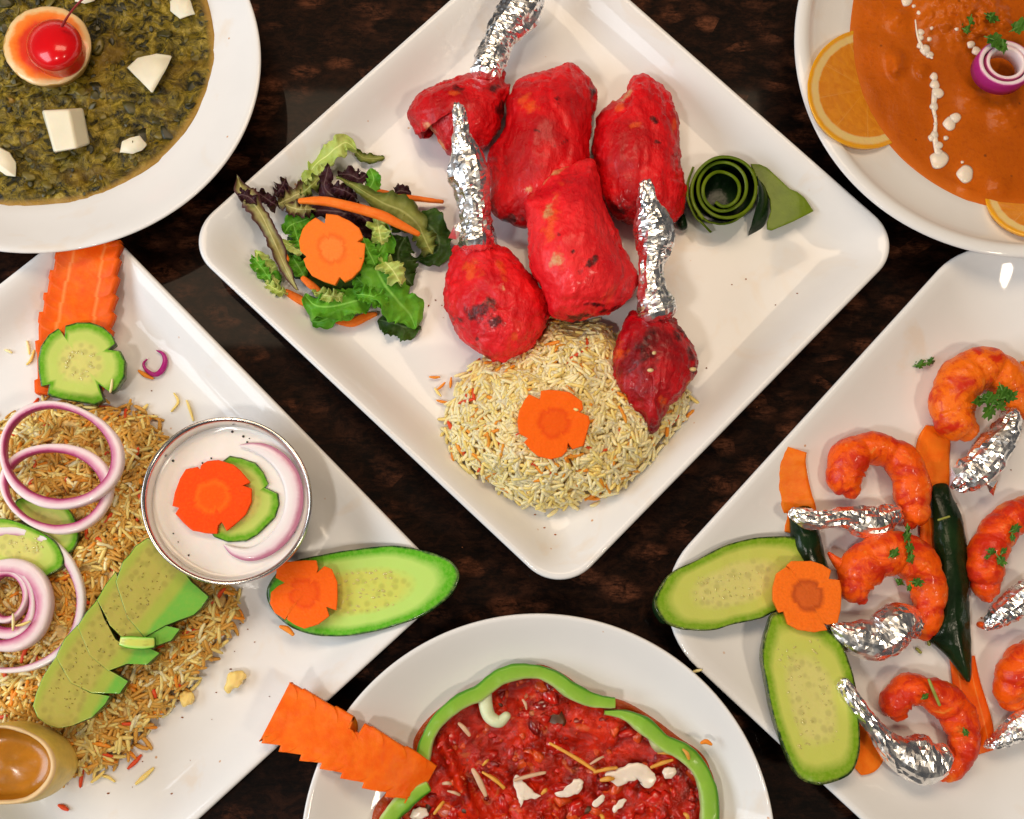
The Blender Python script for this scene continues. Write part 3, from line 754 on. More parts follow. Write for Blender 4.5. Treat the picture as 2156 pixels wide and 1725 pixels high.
mt = meat("meat", *pillow(z_('Z5', (1180, 820), (1300, 820), (1430, 860), (1452, 900), (1490, 970), (1522, 1020), (1532, 1080), (1530, 1170), (1490, 1230), (1450, 1300), (1390, 1350), (1345, 1420), (1325, 1480), (1275, 1502), (1250, 1440), (1200, 1390), (1130, 1340), (1080, 1260), (1063, 1150), (1073, 1050), (1108, 930), (1148, 850)),
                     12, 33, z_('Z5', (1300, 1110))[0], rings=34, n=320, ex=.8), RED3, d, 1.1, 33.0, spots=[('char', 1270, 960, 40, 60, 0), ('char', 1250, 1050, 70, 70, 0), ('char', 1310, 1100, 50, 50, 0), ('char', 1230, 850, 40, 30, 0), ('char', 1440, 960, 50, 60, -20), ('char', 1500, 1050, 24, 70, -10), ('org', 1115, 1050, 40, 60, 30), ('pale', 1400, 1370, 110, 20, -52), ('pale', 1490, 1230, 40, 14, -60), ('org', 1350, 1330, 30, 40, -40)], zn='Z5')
foil(zw('Z5', (1257, 145, 46, 30, 3), (1262, 190, 46, 42, 4.5), (1270, 260, 44, 58, 6), (1288, 340, 42, 96, 8.5), (1305, 420, 40, 112, 10), (1300, 500, 38, 96, 9), (1290, 570, 37, 70, 7.5), (1282, 640, 36, 64, 7), (1292, 720, 35, 78, 8), (1308, 790, 34, 100, 10), (1325, 845, 33, 108, 11)), d, 8.1, m=70, a=.8)
sesame = plain("sesame_seed", (.80, .62, .30), .4, .1, .1, 0)
for k, (x, y, zz, rr) in enumerate(z_('Z5', (1303, 1060, 44, 17), (1283, 1153, 46, 18), (1512, 1148, 34, 20))):
    V, F, at = pillow([(x + rr * .3906 * (1.0 if k != 0 else .7) * math.cos(a), y + rr * .3906 * .6 * math.sin(a)) for a in np.linspace(0, 6.283, 12, endpoint=False)], zz, 2.2, n=16, rings=5)
    tag(build("sesame_seed", V, F, sesame, attrs=at), ["sesame seed in the dark patch of the right front drumstick", "lower pale sesame seed in the middle of the right front drumstick", "sesame seed at the right edge of the right front drumstick"][k], "seed", "sesame seeds")

# ------------------------------------------------------------------ rice
def grain_mesh(name, mat, L, r, bend):
    V, F = [], []; n = 6; prof = ((-1, .30), (-.86, .78), (-.3, 1.0), (.35, .98), (.86, .74), (1, .28))
    for q, s in prof:
        for j in range(n):
            a = 2 * math.pi * j / n; V.append((q * L, math.cos(a) * r * s + bend * (q * q - .4), math.sin(a) * r * s))
    for i in range(len(prof) - 1):
        for j in range(n):
            k = (j + 1) % n; F.append((i * n + j, i * n + k, (i + 1) * n + k, (i + 1) * n + j))
    F.append(tuple(range(n - 1, -1, -1))); F.append(tuple((len(prof) - 1) * n + j for j in range(n)))
    me = bpy.data.meshes.new(name); me.from_pydata(V, [], F); me.materials.append(mat)
    me.polygons.foreach_set('use_smooth', [True] * len(me.polygons)); return me, V, F
def inside(x, y, poly):
    r = False; j = len(poly) - 1
    for i in range(len(poly)):
        xi, yi = poly[i][0], poly[i][1]; xj, yj = poly[j][0], poly[j][1]
        if (yi > y) != (yj > y) and x < (xj - xi) * (y - yi) / (yj - yi) + xi: r = not r
        j = i
    return r
def rice(name, label, outline, ctr, z, H, mats, weights, count, rnd, ez=1.0, keep=None, avoid=None, Lm=(.0034, .0050), wild=.16):
    org = P(ctr[0], ctr[1], z)
    root = thing(name, org, label, 'rice')
    V, F, at = pillow([(ctr[0] + (q[0] - ctr[0]) * .95, ctr[1] + (q[1] - ctr[1]) * .95) for q in outline], z - .5, H * .72, ctr, rings=18, n=120, ez=ez, wide=.12)
    CV, CF, CA = V, F, at
    kinds = []
    for mt in mats:
        kinds.append([grain_mesh("rice_grain", mt, rnd.uniform(*Lm), rnd.uniform(.00084, .00106), rnd.uniform(-.0006, .0006)) for _ in range(4)])
    poly = catmull(outline, 4 * len(outline), True)
    # height of the mound: distance measure towards the centre
    ang = np.arctan2(poly[:, 1] - ctr[1], poly[:, 0] - ctr[0]); rad = np.hypot(poly[:, 0] - ctr[0], poly[:, 1] - ctr[1]); o = np.argsort(ang); ang, rad = ang[o], rad[o]
    def hz(x, y):
        r = math.hypot(x - ctr[0], y - ctr[1]) / np.interp(math.atan2(y - ctr[1], x - ctr[0]), ang, rad, period=2 * math.pi)
        r = min(r, 1.0); return z + .10 * H + (.80 * H + 4.2 * noise.fractal(Vector((x * .016, y * .016, 3)), .9, 2, 3)) * (1 - r * r) ** (.5 * ez)
    CV = [list(v) for v in CV]
    for i, v in enumerate(CV):
        if CA['t'][i] <= 1.0:
            x, y = unproject(v); v[2] = max(z - .5, hz(x, y) - 1.3) * .001
    build("rice_bed", displace(CV, CF, lambda v: .5 * fr(v, 160, 3)), CF, RICE_CORE, root, CA)
    xs, ys = poly[:, 0], poly[:, 1]; sp = []
    while len(sp) < count:
        x, y = rnd.uniform(xs.min() - 8, xs.max() + 8), rnd.uniform(ys.min() - 8, ys.max() + 8)
        if not inside(x, y, poly): continue
        if x < -30 or y > 1760: continue
        sp.append((x + rnd.gauss(0, 10), y + rnd.gauss(0, 10)))
    SV, SF, SM, items = [], [], [], []
    for (x, y) in sp:
        zz = hz(x, y) * 1.0 + rnd.uniform(-.8, .9)
        p = P(x, y, zz); e = 6.0
        gx = (hz(x + e, y) - hz(x - e, y)) / (2 * e) / (PX * 1000); gy = -(hz(x, y + e) - hz(x, y - e)) / (2 * e) / (PX * 1000)
        g = max(1.0, math.hypot(gx, gy) / 1.2); gx, gy = gx / g, gy / g
        nrm = Vector((-gx, -gy, 1)).normalized()
        a = rnd.uniform(0, 6.283); dirv = Vector((math.cos(a), math.sin(a), 0)); dirv = (dirv - nrm * dirv.dot(nrm)).normalized()
        dirv = (dirv + nrm * rnd.gauss(0, wild)).normalized()
        side = nrm.cross(dirv).normalized(); up = dirv.cross(side)
        items.append((zz, p, dirv, side, up))
    items.sort(key=lambda q: -q[0] + rnd.uniform(-6, 6))
    from mathutils import Matrix
    shown = 0
    for (zz, p, a, b, c) in items:
        vis = keep is None or keep(p, zz)
        k = rnd.choices(range(len(mats)), weights(p) if callable(weights) else weights)[0]; me, GV, GF = rnd.choice(kinds[k])
        if shown < 300 and vis and zz > z + .1 * H:
            o = bpy.data.objects.new("rice_grain", me); COL.objects.link(o); o.parent = root
            o.matrix_local = Matrix(((a.x, b.x, c.x, p.x - org.x), (a.y, b.y, c.y, p.y - org.y), (a.z, b.z, c.z, p.z - org.z), (0, 0, 0, 1))); shown += 1
        else:
            n0 = len(SV)
            for q in GV: SV.append(tuple(p + a * q[0] + b * q[1] + c * q[2]))
            SF += [tuple(i + n0 for i in f) for f in GF]; SM += [k] * len(GF)
    st = build("loose_rice", SV, SF, mats, root, fm=SM); st['kind'] = 'stuff'
    return root, hz
rn = random.Random(3)
RICE1 = z_('X5', (370, 380), (300, 480), (210, 570), (150, 700), (115, 850), (105, 1000), (140, 1150), (230, 1260), (350, 1345), (480, 1415), (600, 1500), (750, 1560), (900, 1590), (1050, 1575), (1200, 1520), (1350, 1500), (1500, 1490), (1600, 1400), (1700, 1300), (1800, 1200), (1860, 1110), (1960, 980), (2050, 850), (2080, 700),
           (1980, 560), (1700, 400), (1500, 240), (1430, 110), (1300, 80), (1150, 90), (950, 55), (890, 150), (700, 280), (500, 360))
_, HZ1 = rice("rice_mound", "mound of pale golden rice under a carrot flower on the centre plate", RICE1, z_('X5', (1030, 860))[0], 7, 31, [RICE_W, RICE_Y, RICE_O, RICE_R], (.64, .29, .055, .012), 2100, rn)
RICE2 = z_('D', (-10, 882), (60, 857), (150, 852), (230, 858), (300, 872), (340, 915), (400, 1000), (450, 1150), (490, 1250), (512, 1290), (482, 1335), (445, 1390), (400, 1440), (345, 1500), (290, 1555), (240, 1602), (185, 1628), (100, 1630), (-60, 1610), (-200, 1500), (-230, 1200), (-210, 1000), (-110, 900))
_, HZ2 = rice("rice_bed_heap", "flat heap of spiced brown rice under onion rings on the lower left plate", RICE2, (150, 1240), 7, 17, [RICE_W, RICE_Y, RICE_B, RICE_O, RICE_R],
     lambda p: ((.36, .34, .23, .05, .02) if p.x < P(100, 0, 15).x + .02 and True else (.06, .26, .60, .06, .02)), 3600, rn, ez=.75, wild=.12)

# ------------------------------------------------------------------ carrot flowers and slices
FL_N = 0
def carrot_flower(outline, ctr, z, th, mat, label, zf=None, dome=0.0):
    V, F, at = disc(outline, ctr, z, th, n=320, rings=14, spline=False, zf=zf, dome=dome)
    V = displace(V, F, lambda v: .16 * fr(v, 180, 3))
    return tag(build("carrot_flower", V, F, mat, attrs=at), label, "carrot slice", "carrot slices cut as flowers")
carrot_flower(z_('X5', (870, 710), (880, 640), (940, 632), (1000, 633), (1110, 650), (1170, 690), (1215, 725), (1225, 790), (1195, 815), (1270, 845), (1282, 900), (1265, 960), (1250, 1010), (1225, 1090), (1140, 1122), (1100, 1065), (1092, 1130), (1050, 1180), (960, 1203), (860, 1180), (790, 1125), (738, 1062), (772, 1028), (700, 992), (684, 900), (700, 800), (740, 722), (780, 668), (830, 690)),
              z_('X5', (990, 900))[0], 39, 3.2, CAR, "orange carrot flower lying on the rice mound of the centre plate", lambda x, y: (y - 880) * -.02)
carrot_flower(z_('Z2', (870, 808), (880, 742), (960, 753), (1040, 790), (1110, 840), (1138, 908), (1098, 935), (1152, 952), (1145, 1060), (1120, 1130), (1060, 1192), (1010, 1217), (975, 1183), (942, 1238), (860, 1212), (780, 1172), (740, 1110), (722, 1058), (745, 1040), (700, 1000), (692, 930), (718, 850), (760, 800), (808, 770), (860, 802)),
              z_('Z2', (915, 985))[0], 33, 3.2, CAR_PALE, "pale orange carrot flower lying on the green salad leaves")
carrot_flower(z_('Y3', (490, 390), (560, 383), (650, 410), (700, 450), (740, 500), (757, 520), (708, 540), (767, 560), (766, 640), (730, 720), (690, 760), (612, 822), (580, 768), (556, 790), (552, 842), (480, 836), (400, 820), (340, 770), (292, 715), (316, 680), (273, 668), (290, 590), (320, 500), (358, 440), (430, 425), (446, 440), (452, 415)),
              z_('Y3', (520, 610))[0], 35, 3.0, CAR_DK, "deep orange carrot flower floating in the steel cup of yoghurt sauce")
carrot_flower(z_('Y3', (960, 1015), (1080, 1005), (1165, 1003), (1177, 1050), (1166, 1085), (1215, 1038), (1262, 1058), (1297, 1140), (1297, 1250), (1290, 1315), (1228, 1292), (1247, 1350), (1180, 1400), (1090, 1427), (1030, 1402), (984, 1370), (992, 1308), (970, 1372), (908, 1330), (878, 1270), (884, 1200), (930, 1160), (972, 1142), (913, 1112), (920, 1060)),
              z_('Y3', (1090, 1210))[0], 23, 3.4, CAR, "carrot flower on the end of the cucumber slice beside the steel cup", lambda x, y: (x - 640) * .02)
carrot_flower(z_('Y6', (960, 385), (1080, 383), (1150, 405), (1202, 440), (1188, 492), (1255, 500), (1267, 560), (1260, 680), (1242, 760), (1180, 772), (1148, 758), (1180, 803), (1100, 817), (1000, 802), (940, 770), (914, 690), (884, 697), (848, 620), (850, 540), (870, 460), (930, 420), (962, 442), (933, 408)),
              z_('Y6', (1060, 590))[0], 27, 4.5, CAR_BR, "carrot flower with brown heart joining two cucumber slices on the shrimp plate")

# ------------------------------------------------------------------ cucumber slices
def seeds(parent, spots, z, mat, zf=None, r=(1.6, 3.4), ang=0.0, seed=1, spread=.4, h=.2):
    rd = random.Random(seed); parts = []
    for (x, y) in spots:
        a = ang + rd.gauss(0, spread); L = rd.uniform(r[0], r[1]); W = L * rd.uniform(.42, .6); n = 8
        pts = [(x + L * math.cos(q) * math.cos(a) - W * math.sin(q) * math.sin(a), y + L * math.cos(q) * math.sin(a) + W * math.sin(q) * math.cos(a)) for q in np.linspace(0, 6.283, n, endpoint=False)]
        g = zf(x, y) if zf else 0.0
        pts = pts[::-1]
        V = [P(px, py, z + g - .15) for px, py in pts] + [P(x + (px - x) * .6, y + (py - y) * .6, z + g + h * .8) for px, py in pts] + [P(x, y, z + g + h)]
        F = [(i, (i + 1) % n, n + (i + 1) % n, n + i) for i in range(n)] + [(n + i, n + (i + 1) % n, 2 * n) for i in range(n)]
        parts.append((V, F, {}))
    V, F, _ = join(*parts)
    o = build("seed_cluster", V, F, mat, parent); o['kind'] = 'stuff'; return o
def row_spots(rd, c, ax, ay, n, rows=(-.55, -.35, .35, .55), ang=0.0):
    out = []
    for q in rows:
        for i in range(n):
            u = -1 + 2 * (i + .5) / n + rd.gauss(0, .03); v = q + rd.gauss(0, .05)
            x, y = u * ax + rd.gauss(0, ax * .035), v * ay + rd.gauss(0, ay * .07)
            out.append((c[0] + x * math.cos(ang) - y * math.sin(ang), c[1] + x * math.sin(ang) + y * math.cos(ang)))
    return out
def cucumber(name, outline, ctr, z, th, mat, label, zf=None, spline=True, n=220, under=.97, grp="cucumber slices", root=None, dome=0.0, cat="cucumber slice"):
    V, F, at = disc(outline, ctr, z, th, n=n, rings=14, spline=spline, zf=zf, under=under, dome=dome)
    V = displace(V, F, lambda v: .22 * fr(v, 90, 3))
    o = build(name, V, F, mat, None, at); tag(o, label, cat, grp); return o
rd = random.Random(11)
o = cucumber("cucumber_slice", z_('Z6', (488, 775), (496, 690), (580, 666), (680, 664), (780, 700), (850, 760), (878, 822), (818, 872), (915, 883), (952, 960), (946, 1080), (880, 1180), (838, 1202), (770, 1150), (748, 1136), (786, 1262), (720, 1294), (600, 1272), (480, 1252), (392, 1232), (360, 1212), (372, 1140), (310, 1152), (290, 1040), (288, 940), (310, 850), (370, 760), (442, 710)),
             z_('Z6', (610, 960))[0], 20, 5, CUC, "round notched cucumber slice leaning on the carrot slab of the lower left plate", lambda x, y: -(y - 765) * .025, spline=False, n=320)
seeds(o, z_('Z6', *[(600 + 95 * math.cos(a) + rd.gauss(0, 14), 985 + 95 * math.sin(a) + rd.gauss(0, 14)) for a in np.linspace(0, 6.283, 22)]), 20, SEED, lambda x, y: -(y - 765) * .025, (3, 7), .6, 2, 1.2)
LONGZ = lambda x, y: (x - 760) * .045
o = cucumber("cucumber_slice", z_('Y3', (862, 1180), (915, 1090), (1000, 1020), (1120, 985), (1300, 950), (1480, 925), (1650, 913), (1800, 935), (1920, 970), (2000, 1010), (2042, 1060), (2048, 1120), (2010, 1200), (1950, 1260), (1850, 1330), (1700, 1395), (1500, 1450), (1300, 1476), (1120, 1460), (1000, 1415), (915, 1340), (866, 1260)),
             z_('Y3', (1450, 1200))[0], 21, 6, CUC_L, "long light green cucumber slice hanging over the right corner of the lower left plate", LONGZ, under=1.0)
seeds(o, row_spots(rd, z_('Y3', (1470, 1180))[0], 62, 42, 9, (-.8, -.45, .1, .5, 1.0), -.1), 21, SEED, LONGZ, (3, 6), -.1, 4, .4)
Q1Z = lambda x, y: -(x - 1540) * .038
o = cucumber("cucumber_slice", z_('Y6', (128, 640), (170, 530), (240, 450), (400, 370), (560, 290), (700, 250), (850, 234), (980, 240), (1070, 270), (1112, 320), (1115, 390), (1040, 520), (930, 650), (820, 712), (760, 737), (600, 772), (500, 802), (380, 807), (260, 790), (180, 740)),
             z_('Y6', (610, 530))[0], 22, 7, CUC_Y, "olive cucumber slice with dark stem tip, overhanging the left corner of the shrimp plate", Q1Z, under=.99)
seeds(o, row_spots(rd, z_('Y6', (580, 535))[0], 72, 24, 11, (-.9, -.45, .35, .9), -.1), 22, SEED, Q1Z, (2.4, 5), 1.3, 6, .5)
tp = build("stem_tip", *sweep(zw('Y6', (185, 560, 23, 30, 3), (158, 620, 22.5, 36, 3.5), (160, 680, 22, 38, 3.5), (185, 735, 21.5, 30, 3)), 14, 20)[:2], PEEL, o)
Q2Z = lambda x, y: max(0.0, 11.5 - max(0.0, (x - 1650) * .69 - (y - 1580) * .73) * .034)
o = cucumber("cucumber_slice", z_('Y6', (850, 700), (950, 690), (1080, 720), (1185, 800), (1262, 880), (1312, 1000), (1352, 1150), (1372, 1350), (1377, 1500), (1352, 1620), (1300, 1690), (1200, 1728), (1100, 1740), (1000, 1690), (930, 1550), (880, 1420), (840, 1280), (810, 1130), (783, 970), (795, 850), (820, 770)),
             z_('Y6', (1080, 1230))[0], 19, 7, CUC_Y, "long upright cucumber slice overhanging the lower left edge of the shrimp plate", Q2Z, under=.99)
seeds(o, row_spots(rd, z_('Y6', (1070, 1190))[0], 115, 34, 16, (-1.1, -.75, .3, .8, 1.2), 1.35), 19, SEED, Q2Z, (2.4, 5.5), .2, 8, .5)
o = cucumber("cucumber_slice", z_('Y1', (-200, 1000), (0, 930), (200, 985), (370, 1080), (435, 1180), (440, 1260), (370, 1310), (270, 1345), (100, 1290), (-100, 1240), (-220, 1120)), z_('Y1', (120, 1130))[0], 29, 5, CUC, "cucumber slice under the onion rings at the left edge of the picture", spline=True)
seeds(o, z_('Y1', *[(180 + rd.uniform(-120, 120), 1110 + rd.uniform(-60, 60)) for _ in range(22)]), 29, SEED, None, (3, 6), .3, 9, 1.0)
cucumber("cucumber_slice", z_('Y1', (120, 800), (300, 790), (440, 840), (510, 920), (545, 1040), (520, 1130), (460, 1180), (380, 1130), (220, 1010), (120, 900)), z_('Y1', (340, 970))[0], 26.5, 4, CUC, "cucumber slice half hidden beneath the second onion ring", spline=True)
o = cucumber("cucumber_slice", z_('Y3', (630, 358), (700, 368), (790, 400), (842, 460), (872, 530), (848, 552), (930, 590), (938, 660), (912, 740), (862, 790), (800, 850), (730, 888), (620, 893), (530, 862), (480, 780), (470, 640), (500, 500), (560, 410)),
             z_('Y3', (700, 640))[0], 32, 3, CUC, "notched cucumber slice under the carrot flower in the yoghurt sauce", spline=False, n=300)

# feather-cut cucumber and carrots
def saw(n, depth, ph=0.0, cut=.0):
    def f(u):
        q = (u * n + ph) % 1.0
        return 1.0 - depth * q if q < .96 else 1.0 - depth * .2
    return f
def teeth_z(n, ph, up):
    return lambda u, v, p: up * ((u * n + ph) % 1.0) * max(0.0, abs(v) - .3) ** 1.0
def fan_cut(u): return 1.0
fan = thing("cucumber_fan", P(200, 1340, 22), "feather cut cucumber piece with toothed edge lying on the brown rice", "cucumber")
AX = np.array(z_('Y2', (395, 1000), (470, 840), (590, 640), (760, 400), (900, 210), (1060, 10), (1150, -120)))
AXD = catmull(AX, 80)
FT = []
for k_, (pts, c_) in enumerate((
        (((1020, -225), (1120, -190), (1230, -50), (1330, 80), (1452, 186), (1400, 260), (1350, 310), (1150, 385), (1000, 470), (880, 330), (800, 80), (850, -60), (900, -110), (940, -170)), (1080, 130)),
        (((800, 10), (840, 120), (880, 280), (1010, 440), (1150, 385), (1252, 408), (1190, 490), (1060, 535), (900, 520), (760, 380), (672, 205), (730, 100)), (930, 360)),
        (((672, 205), (720, 330), (800, 480), (900, 545), (1050, 545), (1112, 575), (1020, 657), (880, 650), (750, 700), (620, 590), (535, 385), (600, 290)), (790, 540)),
        (((535, 380), (600, 500), (690, 620), (760, 695), (892, 770), (832, 857), (640, 852), (490, 780), (385, 600), (450, 470)), (620, 690)),
        (((395, 585), (430, 680), (520, 790), (620, 848), (766, 872), (732, 930), (640, 1020), (500, 1080), (400, 1096), (320, 1070), (262, 1020), (228, 940), (250, 850), (290, 750), (330, 680)), (440, 920)))):
    (C_,) = z_('Y2', c_)
    tilt_ = lambda x, y, C_=C_: -(x - C_[0]) * .014 + (y - C_[1]) * .008
    V, F, at = disc(z_('Y2', *pts), C_, 29.0 + .55 * k_, 4.5, n=180, rings=16, spline=False, zf=tilt_, under=1.0)
    for i, v in enumerate(V):
        if at['t'][i] <= 1.0:
            x, y = unproject(v); at['t'][i] = min(.915, float(np.min(np.hypot(AXD[:, 0] - x, AXD[:, 1] - y))) / 86.0)
    V = displace(V, F, lambda v: .25 * fr(v, 110, 3))
    FT.append(bvh(build("fan_slice", V, F, CUCF, fan, at)))
o = fan
sp = [(x, y) for x, y in row_spots(rd, z_('Y2', (720, 450))[0], 175, 26, 24, (-.9, -.5, .5, .9, 1.3), -.93)]
sp = [q for q in sp if hit(FT, *q).z > .024]
seeds(o, sp, 0, SEED_D, lambda x, y: hit(FT, x, y).z * 1000, (2.0, 3.6), .6, 12, .8, .3)
V, F, at = strip(zw('Y2', (830, 490, 33, 28), (900, 500, 34, 40), (1000, 505, 34, 40), (1065, 500, 33, 34)), 3.0, 30, 8)
tag(build("cucumber_chip", V, F, CUC_L, attrs=at), "small pale cucumber chip lying on the feather cut cucumber", "cucumber")
# carrot slab under the bowl
path = zw('Z6', (705, 15, 26.5, 225), (690, 70, 26.5, 235), (665, 170, 25.5, 245), (640, 300, 22.5, 262), (610, 450, 19, 275), (585, 600, 16.5, 285), (560, 750, 14.5, 290), (545, 950, 13, 285), (520, 1210, 12.5, 260))
V, F, at = strip(path, 5.0, 200, 20, wl=lambda u: 1 - .10 * ((u * 8) % 1.0), wr=lambda u: 1 - .10 * ((u * 8 + .4) % 1.0), slant=-.2, zfn=lambda u, v, p: 1.4 * ((u * 8) % 1.0) * max(0, abs(v) - .6) / .4 + .25 * fr(p, 140, 3))
tag(build("carrot_slab", V, F, CSTRIP, attrs=at), "notched carrot slab between the green curry bowl and the cucumber slice", "carrot piece", "feather cut carrots")
path = zw('Y4', (208, 862, 29, 236), (330, 925, 29, 244), (500, 1010, 29.5, 238), (700, 1105, 30, 228), (900, 1208, 29, 218), (1100, 1310, 27, 205), (1300, 1400, 23, 190), (1420, 1460, 19, 170))
V, F, at = strip(path, 5.0, 300, 24, wl=lambda u: 1 - (.42 if .50 < u < .565 else .05 * ((u * 5) % 1.0)) * (u > .1), wr=lambda u: 1 - .20 * ((u * 8.6) % 1.0) * (u > .08), slant=-.34,
                 zfn=lambda u, v, p: .8 * ((u * 7.6) % 1.0) * max(0, abs(v) - .6) / .4 + .25 * fr(p, 140, 3))
tag(build("carrot_feather", V, F, CFEATH, attrs=at), "feather cut carrot laid over the rim of the red curry dish", "carrot piece", "feather cut carrots")

# ------------------------------------------------------------------ steel cup with yoghurt sauce
def cup():
    rx, ry, c, zr = 180, 176.5, (478, 1055.5), 38
    rim = np.array([P(c[0] + rx * math.cos(a), c[1] - ry * math.sin(a), zr) for a in np.linspace(0, 2 * math.pi, 160, endpoint=False)]); cc = rim.mean(0)
    rows = []
    for s, z in ((.70, 7.3), (.80, 7.4), (.86, 9), (.90, 18), (.94, 30), (.965, 36), (.985, 36.6), (1.0, 37.4), (1.003, 38.2), (.998, 39.0), (.985, 39.5), (.965, 39.2), (.948, 38.2), (.935, 36.5), (.915, 28), (.89, 16), (.84, 9.5), (.6, 9)):
        r = cc + (rim - cc) * s; r[:, 2] = z * .001; rows.append(r)
    V, F = loft(rows)
    o = build("sauce_cup", V, F, STEEL); tag(o, "round steel cup of white yoghurt sauce on the lower left plate", "cup")
    rows = []
    for s, z in ((.9, 26), (.925, 31.5), (.915, 31.0), (.85, 30.8), (.7, 30.9), (.5, 31), (.25, 31), (.03, 31)):
        r = cc + (rim - cc) * s; r[:, 2] = z * .001; rows.append(r)
    V, F = loft(rows); V = displace(V, F, lambda v: .35 * fr(v, 45, 3))
    tag(build("yoghurt_sauce", V, F, RAITA), "creamy white yoghurt sauce filling the steel cup", "sauce")
cup()
V, F, at = sweep(zw('Y3', (700, 296, 32.5, 8, .6), (770, 300, 32.6, 26, .9), (860, 330, 32.6, 42, 1.2), (950, 400, 32.6, 52, 1.3), (1010, 500, 32.6, 56, 1.3), (1030, 620, 32.6, 56, 1.3), (1005, 750, 32.6, 56, 1.3), (940, 860, 32.6, 54, 1.3), (850, 935, 32.6, 48, 1.2), (750, 968, 32.5, 40, 1.1), (660, 950, 32.4, 28, .8), (600, 910, 32.2, 8, .5)), 16, 80)
at['t'] = [-x for x in at['t']]
tag(build("onion_slice", V, F, ONION_W, attrs=at), "pale crescent of red onion floating in the yoghurt sauce", "onion")
pepper_speck = plain("black_pepper", (.02, .015, .012), .6)
parts = []
for x, y, r in z_('Y3', (645, 208, 8), (713, 237, 8), (737, 272, 6), (278, 388, 8), (515, 372, 6), (280, 838, 5), (375, 972, 6), (310, 890, 4), (750, 250, 4), (1030, 830, 4), (460, 402, 6)):
    parts.append(pillow([(x + r * .34 * math.cos(a), y + r * .34 * math.sin(a)) for a in np.linspace(0, 6.283, 8, endpoint=False)], 30.7, .9, n=8, rings=3))
tag(build("pepper_specks", *join(*parts)[:2], pepper_speck), "dark specks of pepper sprinkled on the yoghurt sauce", "spice", kind='stuff')

# ------------------------------------------------------------------ onions
def onion_ring(c, rx, ry, hw, z, hh, label, mat, rot=0.0, tilt=(0, 0), name="onion_ring", parent=None, grp="onion rings on the rice", wob=.035, seed=0):
    path = []
    for k in range(28):
        a = -2 * math.pi * k / 28
        q = 1 + wob * math.sin(2 * a + seed) + wob * .6 * math.sin(3 * a + 2 * seed)
        x, y = rx * q * math.cos(a), ry * q * math.sin(a)
        X, Y = x * math.cos(rot) - y * math.sin(rot), x * math.sin(rot) + y * math.cos(rot)
        path.append((c[0] + X, c[1] + Y, z + tilt[0] * X + tilt[1] * Y, hw * (1 + .28 * math.sin(a + seed) + .12 * math.sin(3 * a + 2 * seed)), hh))
    V, F, at = sweep(path, 18, 120, True, sx=2.0)
    at['t'] = [-x for x in at['t']]
    V = displace(V, F, lambda v: .15 * fr(v, 150, 2))
    o = build(name, V, F, mat, parent, at)
    if parent is None: tag(o, label, "onion", grp)
    return o
onion_ring((126, 958), 118, 106, 9.5, 33, 2.6, "large red onion ring, topmost at the left edge of the rice", ONION, .15, (.012, .01), seed=1)
onion_ring((119, 1028), 106, 88, 9.5, 29.5, 2.4, "second red onion ring, beneath the topmost large one", ONION, .2, (.0, .02), seed=2)
onion_ring((12, 1268), 160, 148, 8.5, 27, 2.2, "wide thin onion ring arcing around the nested onion slice", ONION_W, .2, (-.004, 0), seed=3)
r4 = thing("onion_slice", P(5, 1277, 27), "thick nested slice of red onion in layers at the left edge of the picture", "onion", "onion rings on the rice")
for rx, ry, hw, hh in ((84, 84, 15, 3.4), (62, 66, 10, 3.2), (42, 48, 7.5, 3.0)):
    onion_ring((10 + (84 - rx) * .15, 1278 - (84 - rx) * .55, 0)[:2], rx, ry, hw, 31, hh, None, ONION, 0, (0, .01), "onion_layer", r4, seed=rx)
V, F, at = sweep(zw('Z6', (1190, 880, 9, 5, .8), (1235, 905, 9, 14, 1.2), (1252, 965, 9, 20, 1.4), (1222, 1035, 9, 22, 1.4), (1170, 1062, 9, 18, 1.3), (1112, 1030, 9, 14, 1.2), (1088, 982, 9, 10, 1), (1112, 948, 9, 6, .8)), 12, 50)
at['t'] = [1.0 for x in at['t']]
tag(build("onion_sliver", V, F, ONION_P, attrs=at), "small purple curl of onion on the white plate above the steel cup", "onion")
# purple onion on the orange curry
r5 = thing("onion_slice", P(2117, 140, 22), "thick bright purple onion ring standing on the orange curry", "onion")
def ringwall(c, r0, r1, z0, z1, parent, mat, name="onion_layer", ry=1.0, flare=1.0):
    rows, T = [], []; w_ = P(c[0], c[1], z1); k = px_at(z1)
    for r, z, t in ((r0 * flare, z0, 1.0), (r0 * 1.01, (z0 + z1) / 2, 1.0), (r0 * .98, z1 - .5, 1.0), (r0 * .94, z1, .1), (r1 * 1.06, z1, -.6), (r1, z1 - .6, -1), (r1 * .98, z0, -1)):
        rows.append([Vector((w_.x + r * k * math.cos(a), w_.y + r * k * ry * math.sin(a), z * .001)) for a in np.linspace(0, 2 * math.pi, 80, endpoint=False)]); T += [t] * 80
    V, F = loft(rows, False, False, True)
    return build(name, V, F, mat, parent, {'t': T, 'v': [0] * len(T)})
ringwall((2118, 132), 64, 50, 27, 36, r5, ONION_P, ry=.92)
ringwall((2119, 131), 47, 36, 27, 35.4, r5, ONION, ry=.94)

